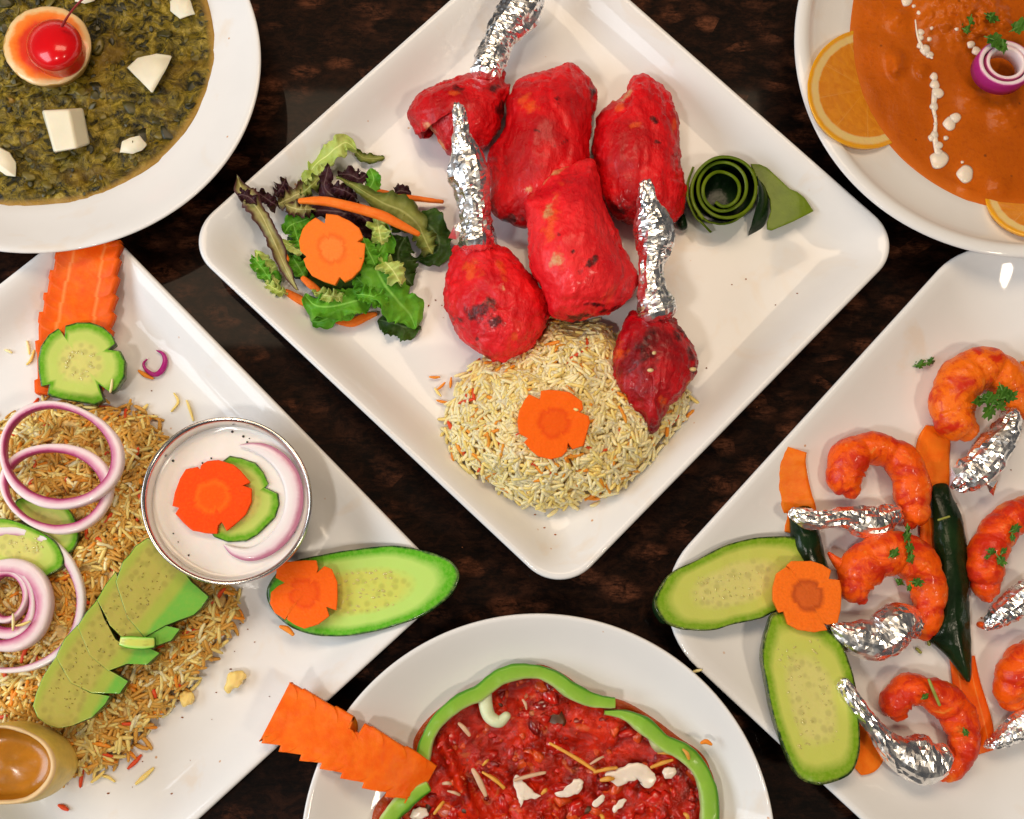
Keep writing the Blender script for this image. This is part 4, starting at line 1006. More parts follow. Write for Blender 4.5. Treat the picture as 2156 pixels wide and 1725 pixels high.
# ------------------------------------------------------------------ top left bowl garnish
fm = M("syrup_soaked_fruit", .3, .5, sss=.2, coat=.3)
tt = fm.math('ADD', fm.attr('t'), fm.math('MULTIPLY', fm.math('SUBTRACT', fm.noise(120, 3), .5), .25))
fm.col(fm.ramp(tt, (.0, (.66, .02, .012)), (.62, (.72, .04, .012)), (.74, (.86, .17, .015)), (.84, (.88, .26, .04)), (.91, (.84, .56, .26)), (1.0, (.80, .58, .30)), (1.06, (.62, .36, .10)))); fm.bump(fm.noise(250, 3), .0006, .5)
V, F, at = pillow([(99 + 93 * math.cos(a), 97 + 84 * math.sin(a)) for a in np.linspace(0, 6.283, 24, endpoint=False)], 21, 10.5, wide=.65, n=120, ez=.45)
V = displace(V, F, lambda v: .5 * fr(v, 90, 3))
tag(build("fruit_slice", V, F, fm.m, attrs=at), "pale rimmed orange fruit slice under the cherry in the green curry", "fruit slice")
ch = M("glossy_cherry", .22, .35, sss=.25, sssr=(1, .1, .1), scale=.004, coat=.35, crough=.03)
ch.col(ch.ramp(ch.noise(40, 3), (.3, (.62, .003, .006)), (.7, (.80, .006, .010)))); ch.bump(ch.noise(120, 2), .0006, .25)
c = thing("cherry", P(112, 95, 31), "glossy red cherry with its stem on the fruit slice in the green curry", "cherry")
V, F, at = pillow([(114 + 60 * math.cos(a), 96 + 56 * math.sin(a)) for a in np.linspace(0, 6.283, 24, endpoint=False)], 27, 23, wide=.5, n=90, rings=18)
build("cherry_fruit", V, F, ch.m, c, at)
build("stem", *sweep([(131, 55, 50, 3.5, .8), (142, 36, 56, 2.4, .6), (158, 15, 63, 2.2, .55), (176, -4, 68, 2.4, .6)], 8, 24)[:2], plain("cherry_stem", (.30, .02, .02), .4), c)
PAN = plain("fresh_cheese", (.82, .77, .60), .45, .3, .06, .25, 90)
def chunk(outline, z, H, label, zf=None, side=None):
    pts = orient(outline); n = len(pts)
    c = pts.mean(0)
    rows = []
    for s, dz in ((1.02, -H), (1.015, -1.0), (1.0, -.35), (.97, 0)):
        rows.append([P(c[0] + (p[0] - c[0]) * s, c[1] + (p[1] - c[1]) * s, z + dz + (zf(*p) if zf else 0)) for p in evenly(pts, 60)])
    V, F = loft(rows)
    V = displace(V, F, lambda v: .35 * fr(v, 120, 3))
    return tag(build("cheese_piece", V, F, PAN, smooth=True), label, "cheese", "white cheese pieces in the green curry")
chunk(z_('Z1', (813, 432), (880, 372), (1000, 345), (1097, 360), (1062, 440), (1015, 520), (972, 592), (900, 520)), 29, 9, "wedge shaped cheese piece right of the cherry", lambda x, y: (y - 150) * .03)
cu = [(275, 705), (440, 700), (490, 950), (345, 972)]; sd = [(440, 700), (530, 690), (576, 922), (490, 950)]
(a, b, c_, d_), (_, e, f, _2) = z_('Z1', *cu), z_('Z1', *sd)
V = [P(*a, 33), P(*b, 34), P(*c_, 33), P(*d_, 32), P(e[0], e[1], 24), P(f[0], f[1], 23), P(a[0] - 4, a[1], 18), P(d_[0], d_[1] + 3, 18), P(e[0], e[1], 18), P(f[0], f[1], 18)]
F = [(3, 2, 1, 0), (1, 2, 5, 4), (0, 1, 4, 8, 6), (3, 7, 9, 5, 2), (0, 6, 7, 3), (4, 5, 9, 8), (6, 8, 9, 7)]
o = build("cheese_piece", V, F, PAN, smooth=False); tag(o, "cube of cheese showing two faces, below the cherry", "cheese", "white cheese pieces in the green curry")
bv = o.modifiers.new("soft_edges", 'BEVEL'); bv.width = .0012; bv.segments = 3
chunk(z_('Z1', (780, 905), (830, 880), (890, 870), (935, 925), (905, 960), (850, 985), (765, 975)), 25.2, 5, "half sunken cheese piece near the lower right edge of the green curry")
chunk(z_('Z1', (1085, 10), (1150, -40), (1210, 0), (1245, 92), (1150, 122), (1090, 70)), 27, 7, "cheese piece at the top edge of the picture in the green curry")
chunk(z_('Z1', (-80, 950), (0, 945), (60, 975), (103, 1040), (100, 1130), (40, 1120), (-60, 1050)), 26, 6, "cheese piece cut off by the left edge of the picture")
chunk(z_('Z1', (470, -60), (600, -60), (605, 5), (540, 22), (480, 10)), 26, 6, "cheese piece beside the cherry stem at the top edge")

# ------------------------------------------------------------------ top right bowl garnish
def orange_slice(c, r, z, label, zf, ry=1.0):
    m = M("orange_slice_flesh", .25, .5, sss=.3, sssr=(1, .5, .1), scale=.003, coat=.3)
    t = m.attr('t'); q = m.attr('q')
    n = m.noise(220, 4, .6, .4)
    seg = m.ramp(m.math('ADD', q, m.math('MULTIPLY', m.math('SUBTRACT', n, .5), .06)), (.0, 1.0), (.06, 0.0), (.94, 0.0), (1.0, 1.0))
    fl = m.ramp(n, (.35, (.74, .24, .008)), (.65, (.84, .33, .015)))
    fl = m.mix(m.math('MULTIPLY', seg, .35), fl, (.90, .58, .18))
    tn = m.math('ADD', t, m.math('MULTIPLY', m.math('SUBTRACT', n, .5), .03))
    k = m.ramp(tn, (.80, 0.0), (.825, 1.0)); k = m.mix(k, fl, (.88, .66, .26))
    k = m.mix(m.ramp(tn, (.91, 0.0), (.945, 1.0)), k, (.88, .42, .012))
    m.col(k); m.bump(n, .0008, .5)
    pts = [(c[0] + r * math.cos(a), c[1] + r * ry * math.sin(a)) for a in np.linspace(0, 6.2832, 40, endpoint=False)]
    V, F, at = disc(pts, c, z, 4.5, n=216, rings=20, zf=zf)
    at['q'] = [((j % 216) / 216 * 9 + .3) % 1.0 for j in range(len(V))]
    V = displace(V, F, lambda v: .15 * fr(v, 200, 2))
    return tag(build("orange_slice", V, F, m.m, attrs=at), label, "orange slice", "orange slices on the orange curry bowl")
OSZ = lambda x, y: -1.8 + (math.hypot((x - 2172) / 499, (y - 86) / 457) - .76) * 92
orange_slice((1826, 187), 126, 22.5, "orange slice at the left side of the orange curry bowl, half sunk in the sauce", OSZ, 1.0)
orange_slice((2196, 400), 124, 22.5, "orange slice cut off by the right edge of the picture, below the orange curry", OSZ, .82)
def drizzle():
    parts = []
    for x, y, r in z_('Z4', (930, 205, 24), (928, 240, 22), (925, 292, 22), (960, 320, 34), (985, 350, 26), (985, 250, 16), (1000, 180, 12), (920, 80, 20), (885, 40, 14), (840, 8, 36), (1015, 490, 26), (1020, 540, 32), (1035, 595, 40), (1015, 680, 28), (1022, 740, 14), (1024, 790, 14), (1018, 860, 26), (1000, 880, 24), (1040, 930, 30), (1046, 975, 24),
                        (1046, 1022, 60), (1115, 790, 42), (1150, 755, 36), (1090, 882, 17), (1215, 1112, 54), (1195, 1036, 11), (1120, 32, 26), (1160, 182, 18), (1250, 285, 26), (1285, 325, 30)):
        k = .3298; sd = x * .37
        parts.append(pillow([(x + r * k * (1 + .12 * math.sin(3 * a + sd)) * math.cos(a), y + r * k * (1 + .12 * math.sin(2 * a + sd)) * math.sin(a)) for a in np.linspace(0, 6.283, 14, endpoint=False)], 19.6 + (3.5 if y < 110 and x > 1950 else 0), 1.5 + min(r, 30) * .012, n=24, rings=5))
    parts.append(sweep(zw('Z4', (1020, 600, 20.6, 22, .5), (1012, 690, 20.6, 16, .5), (1025, 780, 20.6, 11, .5), (1020, 880, 20.6, 18, .5), (1045, 1000, 20.6, 24, .5)), 10, 30))
    parts.append(sweep(zw('Z4', (895, 130, 20.8, 5, .4), (910, 230, 20.8, 8, .5), (950, 320, 20.8, 16, .5), (1000, 370, 20.8, 10, .4)), 10, 24))
    for p in parts: p[2].clear()
    V, F, _ = join(*parts)
    tag(build("cream_drizzle", V, F, CREAM), "broken line of white cream drizzled down the orange curry", "cream")
drizzle()

# ------------------------------------------------------------------ coriander
def coriander(spots, label, z, seed, name="coriander_leaf", stem=None):
    """spots: (x, y, size, angle)"""
    rd = random.Random(seed); parts = []
    for (x, y, s, a0) in spots:
        out = []; nl = rd.choice((5, 6, 7)); ph = rd.uniform(0, 6)
        for a in np.linspace(0, 2 * math.pi, 48, endpoint=False):
            r = s * (.55 + .33 * abs(math.cos(nl * .5 * a + ph)) ** .8 + .12 * math.cos(nl * 2 * a + ph)) * (1 + .35 * math.cos(a))
            X, Y = r * math.cos(a), .72 * r * math.sin(a)
            out.append((x + X * math.cos(a0) - Y * math.sin(a0), y + X * math.sin(a0) + Y * math.cos(a0)))
        gx, gy, f = rd.uniform(-.10, .10), rd.uniform(-.10, .10), rd.uniform(.6, 1.6)
        V, F, at = disc(out, (x, y), z + rd.uniform(0, 1.6), .5, n=60, rings=5, spline=False, zf=lambda px, py, x=x, y=y: gx * (px - x) + gy * (py - y) + f * math.sin((px - x) * .35 + (py - y) * .22))
        parts.append((V, F, at))
        tip = (x - .8 * s * math.cos(a0), y - .8 * s * math.sin(a0))
        v, f_, a_ = sweep([(tip[0], tip[1], z + .8, 1.2, .4), ((x + tip[0]) / 2, (y + tip[1]) / 2, z + 1.2, 1.5, .5), (x, y, z + 1.6, 1.2, .4)], 6, 8)
        parts.append((v, f_, {'t': [.05] * len(v)}))
    V, F, at = join(*parts)
    return tag(build(name, V, F, CORI, attrs=at), label, "coriander", "coriander leaves")
coriander(z_('Z4', (1240, 140, 55, 1.2), (1215, 195, 20, 1.0)) and [(2041, 45, 19, 1.9), (2033, 64, 10, .5)], "coriander leaf on the orange curry, upper left of the purple onion", 27, 1)
coriander([(2085, 35, 18, .5)], "small coriander leaf at the top of the orange curry", 28, 2)
coriander([(2092, 84, 26, .35), (2112, 96, 15, 1.5)], "broad coriander leaf lying across the purple onion's upper edge", 37, 3)
coriander([(2142, 58, 24, -.5)], "coriander leaf at the right edge of the picture above the purple onion", 30, 4)

# ------------------------------------------------------------------ salad
LEAF = 0
def lettuce(path, mat, label, seed, ruffle=3.0, jag=.25, th=.5, nu=70, nv=16, grp="salad leaves", curl=0.0, freq=5.0):
    rd_ = random.Random(seed); ph = rd_.uniform(0, 9)
    def wsc(sd):
        return lambda u: max(.12, 1 + jag * (1.1 * noise.noise(Vector((u * 9, sd, ph))) + .8 * noise.noise(Vector((u * 26, sd, ph))))) * min(1, .25 + 5 * u) * min(1, .2 + 5 * (1 - u))
    def zf(u, v, p):
        q = abs(v) ** 1.3
        return ruffle * q * (noise.noise(Vector((u * freq * 1.6, v * 1.5 + ph, ph))) * 1.3 + .6 * math.sin(u * freq * 4.2 + 2 * v + ph)) + curl * v * v + .7 * fr(p, 130, 2, ph)
    V, F, at = strip(path, th, nu, nv, wl=wsc(1.3), wr=wsc(7.7), zfn=zf)
    return tag(build("salad_leaf", V, F, mat, attrs=at), label, "salad leaf", grp)
lettuce(zw('Z2', (760, 470, 12, 40), (820, 390, 15, 62), (900, 330, 18, 70), (960, 280, 20, 75), (1020, 250, 19, 62), (1090, 300, 16, 40)), L_LIME, "pale green lettuce leaf at the top of the salad, against the plate's slope", 1, 2.2, .15)
lettuce(zw('Z2', (1080, 300, 12, 30), (1130, 350, 11, 34), (1200, 360, 10, 40), (1285, 350, 9, 20)), L_OLIVE, "small yellow green leaf tip lying apart at the top right of the salad", 2, 1.2, .15)
lettuce(zw('Z2', (690, 560, 11, 40), (760, 500, 14, 60), (840, 470, 17, 66), (900, 440, 18, 40)), L_LIME, "whitish lettuce rib behind the purple leaves", 3, 2, .2)
lettuce(zw('Z2', (620, 900, 10, 50), (700, 1000, 12, 120), (800, 1080, 12, 180), (950, 1100, 12, 200), (1150, 1050, 12, 180), (1300, 1000, 11, 90)), L_DARK, "dark green leaf under the carrot flower", 4, 2, .3)
lettuce(zw('Z2', (600, 730, 14, 35), (720, 720, 17, 60), (880, 720, 20, 75), (1020, 740, 21, 90), (1160, 800, 21, 90), (1210, 900, 20, 70), (1180, 980, 18, 30)), L_PURP, "broad dark purple leaf under the long carrot shred", 5, 3.2, .4)
lettuce(zw('Z2', (900, 400, 24, 36), (880, 480, 24, 48), (870, 560, 23, 50), (930, 620, 22, 70), (1020, 640, 20, 60), (1110, 680, 18, 40)), L_PURP, "upright purple leaf at the top of the salad", 6, 3, .45)
lettuce(zw('Z2', (960, 470, 20, 35), (1040, 470, 21, 60), (1110, 500, 20, 60), (1160, 460, 19, 30)), L_PURP, "purple leaf tip in front of the olive leaf", 7, 3, .5)
lettuce(zw('Z2', (540, 680, 15, 34), (620, 640, 19, 75), (700, 600, 20, 70), (780, 590, 20, 45)), L_STEM, "reddish brown frilled leaf at the upper left of the salad", 8, 3, .5)
lettuce(zw('Z2', (680, 1270, 16, 30), (610, 1140, 20, 44), (540, 980, 24, 48), (480, 850, 26, 50), (420, 730, 28, 55), (350, 640, 29, 66), (300, 580, 29, 58), (262, 480, 29, 26)), L_STEM, "long red lettuce leaf with pale stalk reaching over the plate's left rim", 9, 2.6, .45, nu=90)
lettuce(zw('Z2', (270, 620, 29, 20), (300, 610, 30, 45), (350, 630, 30, 45), (400, 680, 29, 20)), L_PURP, "purple leaf end over the left rim of the centre plate", 10, 2, .5)
lettuce(zw('Z2', (950, 490, 27, 20), (1060, 540, 28, 28), (1160, 600, 28, 45), (1280, 670, 27, 85), (1400, 720, 25, 105), (1500, 800, 22, 100), (1570, 900, 18, 60)), L_OLIVE, "olive leaf with a pale rib running to the right of the salad", 11, 2.8, .3, nu=90)
lettuce(zw('Z2', (1180, 430, 20, 40), (1210, 500, 20, 50), (1180, 560, 20, 55), (1130, 580, 19, 30)), L_GRN, "small green leaf tip at the top right of the salad", 12, 2, .3)
lettuce(zw('Z2', (1450, 820, 18, 60), (1580, 820, 19, 110), (1660, 920, 17, 110), (1640, 1010, 13, 90), (1500, 1060, 10, 50)), L_DARK, "dark green leaf at the right end of the salad, beside the foil", 13, 3, .35)
lettuce(zw('Z2', (1360, 600, 14, 30), (1400, 580, 15, 50), (1470, 600, 14, 20)), L_PURP, "small purple leaf fragment above the carrot shred at the right", 14, 2, .4)
lettuce(zw('Z2', (1290, 820, 26, 46), (1290, 920, 27, 75), (1240, 1020, 27, 90), (1230, 1120, 26, 110), (1290, 1240, 24, 130), (1380, 1350, 21, 140), (1460, 1440, 16, 120), (1500, 1540, 11, 70)), L_GRN, "bright green frilly leaf down the right side of the carrot flower", 15, 4.0, .35, nu=100, nv=22, freq=6)
lettuce(zw('Z2', (1430, 900, 20, 70), (1380, 1020, 18, 120), (1420, 1160, 14, 110), (1480, 1240, 10, 60)), L_DARK, "dark green leaf behind the bright frilly leaf", 16, 3, .35)
lettuce(zw('Z2', (730, 1300, 14, 30), (790, 1370, 18, 80), (880, 1390, 20, 100), (1000, 1370, 20, 100), (1120, 1340, 19, 90), (1220, 1330, 17, 60)), L_GRN, "green leaf along the bottom of the salad", 17, 3.6, .25, nu=90, nv=20)
lettuce(zw('Z2', (760, 1480, 11, 20), (840, 1490, 14, 55), (960, 1440, 17, 62), (1090, 1390, 17, 55), (1160, 1370, 15, 30)), L_GRN, "folded green leaf edge at the lowest part of the salad", 18, 2.5, .2)
lettuce(zw('Z2', (1240, 1480, 9, 50), (1340, 1500, 12, 90), (1440, 1530, 11, 90), (1540, 1530, 9, 40)), L_DARK, "dark leaf tip at the bottom right of the salad", 19, 2, .3)
lettuce(zw('Z2', (390, 1000, 14, 25), (440, 1070, 16, 50), (490, 1150, 15, 60), (550, 1240, 12, 40)), L_LIME, "light green leaf at the left side of the salad", 20, 2.5, .45)
lettuce(zw('Z2', (335, 1190, 11, 18), (410, 1170, 14, 45), (500, 1180, 14, 50), (560, 1250, 11, 30)), L_GRN, "green leaf tip at the far left bottom of the salad", 21, 2, .45)
lettuce(zw('Z2', (590, 880, 18, 40), (640, 820, 20, 70), (720, 790, 20, 60), (800, 760, 19, 25)), L_GRN, "green leaf at the upper left of the carrot flower", 22, 2.5, .3)
lettuce(zw('Z2', (560, 930, 19, 22), (640, 970, 20, 40), (720, 1010, 20, 40)), L_LIME, "pale rib at the left of the carrot flower", 23, 1.2, .15)
lettuce(zw('Z2', (640, 1030, 15, 40), (690, 1110, 16, 55), (730, 1180, 15, 40)), L_GRN, "green leaf fold at the lower left of the carrot flower", 24, 2.5, .3)
lettuce(zw('Z2', (1090, 1180, 20, 40), (1130, 1220, 20, 70), (1180, 1260, 19, 60)), L_GRN, "green leaf fold below the carrot flower", 25, 2.5, .3)
for i_, (x, y, a, L_, w_, zz, mt, lb) in enumerate((
        (470, 640, .4, 90, 42, 27, L_PURP, "curled purple frill left of the red stalk"), (560, 560, -1.0, 80, 40, 20, L_PURP, "purple frill at the upper left edge of the salad"),
        (700, 700, .2, 110, 52, 24, L_STEM, "brownish frill above the left part of the carrot flower"), (780, 540, -.6, 100, 48, 22, L_OLIVE, "olive frill between the pale rib and the purple leaf"),
        (1000, 590, .5, 110, 46, 25, L_PURP, "small purple frill beside the olive leaf's rib"), (1090, 740, .6, 130, 56, 24, L_PURP, "purple frill under the right half of the carrot shred"),
        (1340, 760, .9, 120, 60, 22, L_DARK, "dark frill below the olive leaf"), (1560, 900, 1.1, 130, 70, 21, L_OLIVE, "olive frill at the right end of the salad"),
        (1250, 860, 1.4, 110, 60, 30, L_LIME, "lime green frill at the top of the bright leaf"), (1180, 1010, 1.2, 120, 60, 30, L_GRN, "bright green frill right of the carrot flower"),
        (1330, 1130, 1.0, 130, 66, 29, L_LIME, "pale frill in the middle of the bright leaf"), (1200, 1330, .3, 120, 56, 25, L_GRN, "green frill at the bottom right of the carrot flower"),
        (430, 1120, .8, 100, 44, 18, L_GRN, "small green frill at the left edge of the salad"), (530, 1260, .3, 90, 34, 15, L_LIME, "pale frill at the foot of the red stalk"),
        (900, 1300, .1, 120, 44, 22, L_LIME, "pale fold along the bottom leaf"), (680, 900, 1.3, 110, 44, 22, L_GRN, "green frill between the red stalk and the carrot flower"))):
    ca, sa = math.cos(a), math.sin(a)
    lettuce(zw('Z2', *[(x + q * L_ * ca, y + q * L_ * sa + 14 * math.sin(q * 2 + i_), zz - 2.5 * abs(q), w_ * (1.0 if abs(q) < .9 else .4)) for q in (-1, -.5, 0, .5, 1)]), mt, lb, 40 + i_, 3.6, .5, nu=50, nv=14, freq=7)
def shred(path, label, mat=CRIB, grp="carrot shreds in the salad", name="carrot_shred", cat="carrot shred"):
    V, F, at = sweep(path, 10, 40, sx=1.5); V = displace(V, F, lambda v: .18 * fr(v, 160, 2)); at['t'] = [abs(x) * .3 for x in at['t']]
    return tag(build(name, V, F, mat, attrs=at), label, cat, grp)
SHR = carrot_strip_mat("carrot_shred", (.84, .16, .012), (.90, .23, .03), False)
shred(zw('Z2', (705, 655, 30, 22, 1.4), (850, 655, 32, 33, 1.8), (1000, 682, 33, 36, 1.9), (1250, 752, 33, 38, 1.9), (1400, 822, 31, 32, 1.8), (1515, 882, 28, 18, 1.3)), "long carrot shred laid diagonally across the salad", SHR)
shred(zw('Z2', (1380, 625, 16, 18, 1.3), (1520, 640, 14, 20, 1.4), (1685, 660, 11, 12, 1.1)), "carrot shred pointing right towards the foil", SHR)
shred(zw('Z2', (1240, 585, 19, 14, 1.2), (1300, 600, 19, 18, 1.2), (1350, 612, 18, 12, 1)), "short carrot shred peeking out behind the olive leaf", SHR)
shred(zw('Z2', (725, 1195, 19, 22, 1.4), (780, 1240, 19, 28, 1.5), (840, 1280, 18, 16, 1.2)), "short thick carrot shred just below the carrot flower", SHR)
shred(zw('Z2', (590, 1020, 20, 20, 1.3), (605, 1060, 20, 22, 1.3)), "tiny carrot stub beside the red stalk", SHR)
shred(zw('Z2', (610, 1290, 10, 26, 1.2), (680, 1330, 10, 34, 1.4), (745, 1365, 10, 24, 1.2)), "carrot shred under the left end of the bottom leaf", SHR)
shred(zw('Z2', (960, 1490, 10, 20, 1.2), (1060, 1495, 10, 36, 1.4), (1150, 1460, 10, 30, 1.3), (1220, 1440, 10, 16, 1)), "carrot shred under the lowest leaf of the salad", SHR)

# cucumber peel rose
rs = thing("cucumber_rose", P(1525, 400, 7), "dark green rose rolled from cucumber peel on the right of the centre plate", "garnish")
def roll(path, z0, z1, th, name, parent, mats, m=120, wav=0.0):
    A = catmull([(q[0], q[1]) + tuple(q[2:]) for q in path], m)
    V, F, fm = [], [], []
    W = [(P(a[0], a[1], z0), P(a[0], a[1], a[2] if len(a) > 2 else z1)) for a in A]
    n = len(W); out = []
    for i in range(n):
        T = (W[min(i + 1, n - 1)][0] - W[max(i - 1, 0)][0]).normalized(); s = T.cross(Vector((0, 0, 1))).normalized() * th * .0005
        lo, hi = W[i]; hi = hi + Vector((0, 0, wav * .001 * noise.noise(Vector((i * .12, 0, 0)))))
        V += [tuple(lo + s), tuple(hi + s), tuple(hi - s), tuple(lo - s)]
    for i in range(n - 1):
        a, b = i * 4, i * 4 + 4
        for (p, q), k in (((0, 1), 0), ((1, 2), 1), ((2, 3), 2), ((3, 0), 0)):
            F.append((a + p, a + q, b + q, b + p)); fm.append(k)
    F += [(3, 2, 1, 0), tuple((n - 1) * 4 + j for j in (0, 1, 2, 3))]; fm += [0, 0]
    return build(name, V, F, mats, parent, smooth=True, fm=fm)
sp = []
for k in range(40):
    u = k / 39; a = 2.2 + u * 2 * math.pi * 3.0; r = 475 - 290 * u + 22 * math.sin(a * 1.3)
    sp.append((735 + r * math.cos(a) * .97, 720 + r * math.sin(a) * 1.0, 24 + 2.0 * math.sin(a * 1.7)))
V, F, at = pillow([(1525 + 66 * math.cos(a), 400 + 66 * math.sin(a)) for a in np.linspace(0, 6.283, 24, endpoint=False)], 7.2, 4, n=48)
build("hollow_shade", V, F, PEEL, rs, at)  # added dark pad: paints the shade in the hollow of the rose
roll(z_('X1', *sp), 8, 25, 1.7, "peel_spiral", rs, [PEEL_IN, PEEL_LT, PEEL], 160, 1.5)
roll(z_('X1', (330, 420, 20), (260, 620, 20), (260, 850, 20), (350, 1060, 19), (470, 1190, 17), (565, 1285, 14)), 7.5, 20, 1.2, "outer_petal", rs, [PEEL_IN, PEEL_LT, PEEL], 60, 1)
roll(z_('X1', (380, 1050, 20), (560, 1150, 21), (760, 1170, 20), (950, 1080, 20), (1110, 930, 19)), 7.5, 19, 1.2, "outer_petal", rs, [PEEL_IN, PEEL_LT, PEEL], 60, 1)
V, F, at = strip(zw('X1', (1170, 560, 20, 20), (1250, 690, 20, 85), (1265, 880, 18, 105), (1220, 1080, 14, 105), (1150, 1220, 10, 80), (1060, 1310, 8.5, 20)), 1.5, 50, 12, zfn=lambda u, v, p: 5.0 * v - 2 * v * v)
o = build("peel_tail", V, F, PEEL, rs, at)
V, F, at = disc(z_('X1', (1085, 380), (1200, 385), (1300, 430), (1450, 570), (1600, 710), (1700, 750), (1800, 830), (1915, 1005), (1650, 1140), (1360, 1262), (1300, 1245), (1300, 1150), (1350, 1000), (1340, 850), (1250, 650), (1150, 540)), z_('X1', (1500, 930))[0], 13, 2.0, spline=False, zf=lambda x, y: 3 * math.sin((x - 1600) * .018))
build("peel_leaf", V, F, PEEL_LT, rs, at)
V, F, at = pillow(z_('X1', (100, 1180), (150, 1080), (200, 1020), (240, 1130), (248, 1220), (180, 1255)), 7.5, 6, n=40)
build("peel_tip", V, F, PEEL, rs, at)

# ------------------------------------------------------------------ bottom dish: peppers, cream, shreds
PEP = M("green_pepper", .36, .2, sss=.2, sssr=(.5, 1, .2), scale=.003, coat=.08)
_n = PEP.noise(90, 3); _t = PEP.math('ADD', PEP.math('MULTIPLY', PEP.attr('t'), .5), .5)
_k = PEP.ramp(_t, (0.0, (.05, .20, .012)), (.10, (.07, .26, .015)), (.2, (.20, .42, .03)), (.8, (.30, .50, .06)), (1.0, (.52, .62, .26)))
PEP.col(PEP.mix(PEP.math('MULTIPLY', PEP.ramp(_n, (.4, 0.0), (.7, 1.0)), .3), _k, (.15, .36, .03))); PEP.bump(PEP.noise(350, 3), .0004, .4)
def pepper(path, label, m=90, sgn=1):
    path = [(q[0], q[1], q[2], q[3] * (1 + .16 * nz((q[0] * .03, q[1] * .03, 0), 1)), q[4]) for q in path]
    V, F, at = sweep(path, 24, m, sx=2.1, cap=.15); at['t'] = [x * sgn for x in at['t']]
    V = displace(V, F, lambda v: .7 * fr(v, 60, 3) + .25 * fr(v, 200, 2))
    return tag(build("pepper_strip", V, F, PEP.m, attrs=at), label, "bell pepper", "green pepper strips round the red curry")
p1 = pepper([(886, 1614, 18, 13.5, 3), (892, 1587, 18, 13.5, 3.2), (900, 1556, 18, 13.5, 3.2), (917, 1524, 18.5, 14, 3.2), (943, 1496, 19, 14.5, 3.2), (975, 1475, 19, 15, 3.2), (1008, 1460, 19, 16.5, 3.2), (1033, 1440, 19, 17.5, 3.2), (1056, 1424, 19, 16, 3.2), (1090, 1414, 19, 14.5, 3.2), (1133, 1415, 19, 14.5, 3.2), (1168, 1428, 19, 15, 3.2), (1200, 1452, 19, 16, 3.2), (1235, 1470, 19, 16, 3.2), (1268, 1478, 19, 14.5, 3.2), (1295, 1480, 19, 12, 3)],
            "green pepper strip arching over the top left of the red curry", 130, 1)
V, F, at = sweep([(1022, 1452, 18, 13, 2.6), (1022, 1480, 18, 14, 2.6), (1030, 1508, 18, 13, 2.6), (1050, 1520, 18, 12, 2.6), (1066, 1508, 18, 9, 2.4)], 16, 40)
build("pepper_rib", V, F, plain("pepper_pith", (.68, .74, .48), .4, .2, .12, .2), p1)
p2 = pepper([(1272, 1500, 17, 6, 2.6), (1318, 1506, 17.5, 12, 3), (1358, 1530, 18, 16.5, 3.2), (1397, 1562, 18, 17, 3.2), (1437, 1583, 18, 17, 3.2), (1468, 1614, 18, 17.5, 3.2), (1488, 1657, 18, 17.5, 3.2), (1493, 1700, 18, 17.5, 3.2), (1492, 1745, 18, 17.5, 3.2), (1480, 1800, 18, 17, 3.2)],
            "green pepper strip curving down the right side of the red curry", 100, 1)
V, F, at = pillow(z_('Y5', (1170, 985), (1230, 990), (1300, 1050), (1290, 1090), (1230, 1095), (1185, 1050)), 16, 4.5, n=60)
build("pepper_rib", V, F, plain("pepper_pith_dull", (.46, .46, .22), .4, .2, .2, .3), p2)
pepper([(903, 1655, 18.5, 11, 2.8), (880, 1668, 18.5, 14, 3), (855, 1685, 18, 16, 3.2), (834, 1706, 18, 17, 3.2), (816, 1735, 18, 17, 3.2), (805, 1775, 18, 16, 3.2)], "short green pepper strip at the lower left, below the carrot feather", 60, 1)
def cream(outline, z, label, h=2.2):
    o_ = catmull(outline, 64, True); h *= .8; c_ = o_[:, :2].mean(0)
    o_[:, :2] = c_ + (o_[:, :2] - c_) * .92
    outline = [(x + 4 * nz((x * .10, y * .10, 1), 1), y + 4 * nz((x * .10, y * .10, 7), 1)) for x, y in o_[:, :2]]
    V, F, at = pillow(outline, z, h, n=110, rings=10, ez=.6)
    V = displace(V, F, lambda v: .5 * fr(v, 120, 3))
    return tag(build("cream_blob", V, F, CREAM), label, "cream", "cream blobs in the red curry")
cream(z_('Y5', (830, 1250), (950, 1210), (1030, 1175), (1085, 1158), (1150, 1180), (1220, 1240), (1243, 1290), (1205, 1350), (1155, 1372), (1112, 1310), (1080, 1272), (1000, 1330), (925, 1352), (860, 1295)), 14.5, "largest white cream blob near the right of the red curry", 3)
cream(z_('Y5', (1263, 1232), (1310, 1200), (1367, 1212), (1362, 1270), (1300, 1285)), 14.8, "small round cream blob close to the right pepper strip", 2.6)
cream(z_('Y5', (580, 1330), (640, 1280), (692, 1310), (662, 1380), (590, 1425), (500, 1435), (455, 1400), (520, 1375)), 14.8, "hooked cream blob at the middle of the red curry")
cream(z_('Y5', (200, 1260), (250, 1300), (300, 1370), (380, 1420), (330, 1450), (250, 1450), (220, 1520), (200, 1450), (160, 1300)), 14.8, "branching cream patch left of the middle of the red curry")
cream(z_('Y5', (770, 1440), (840, 1400), (850, 1430), (800, 1500), (745, 1490)), 14.6, "small cream patch below the hooked one in the red curry")
cream(z_('Y5', (900, 1500), (980, 1440), (1010, 1450), (960, 1520), (900, 1540)), 14.6, "faint cream patch at the bottom of the red curry")
cream(z_('Y4', (1290, 1680), (1350, 1630), (1420, 1640), (1440, 1690), (1380, 1730), (1290, 1730)), 14.5, "cream patch beside the lower left pepper strip")
GING = plain("yellow_shred", (.74, .34, .04), .4, .15, .2, .2); GINW = plain("pale_shred", (.66, .42, .26), .4, .15, .2, .2)
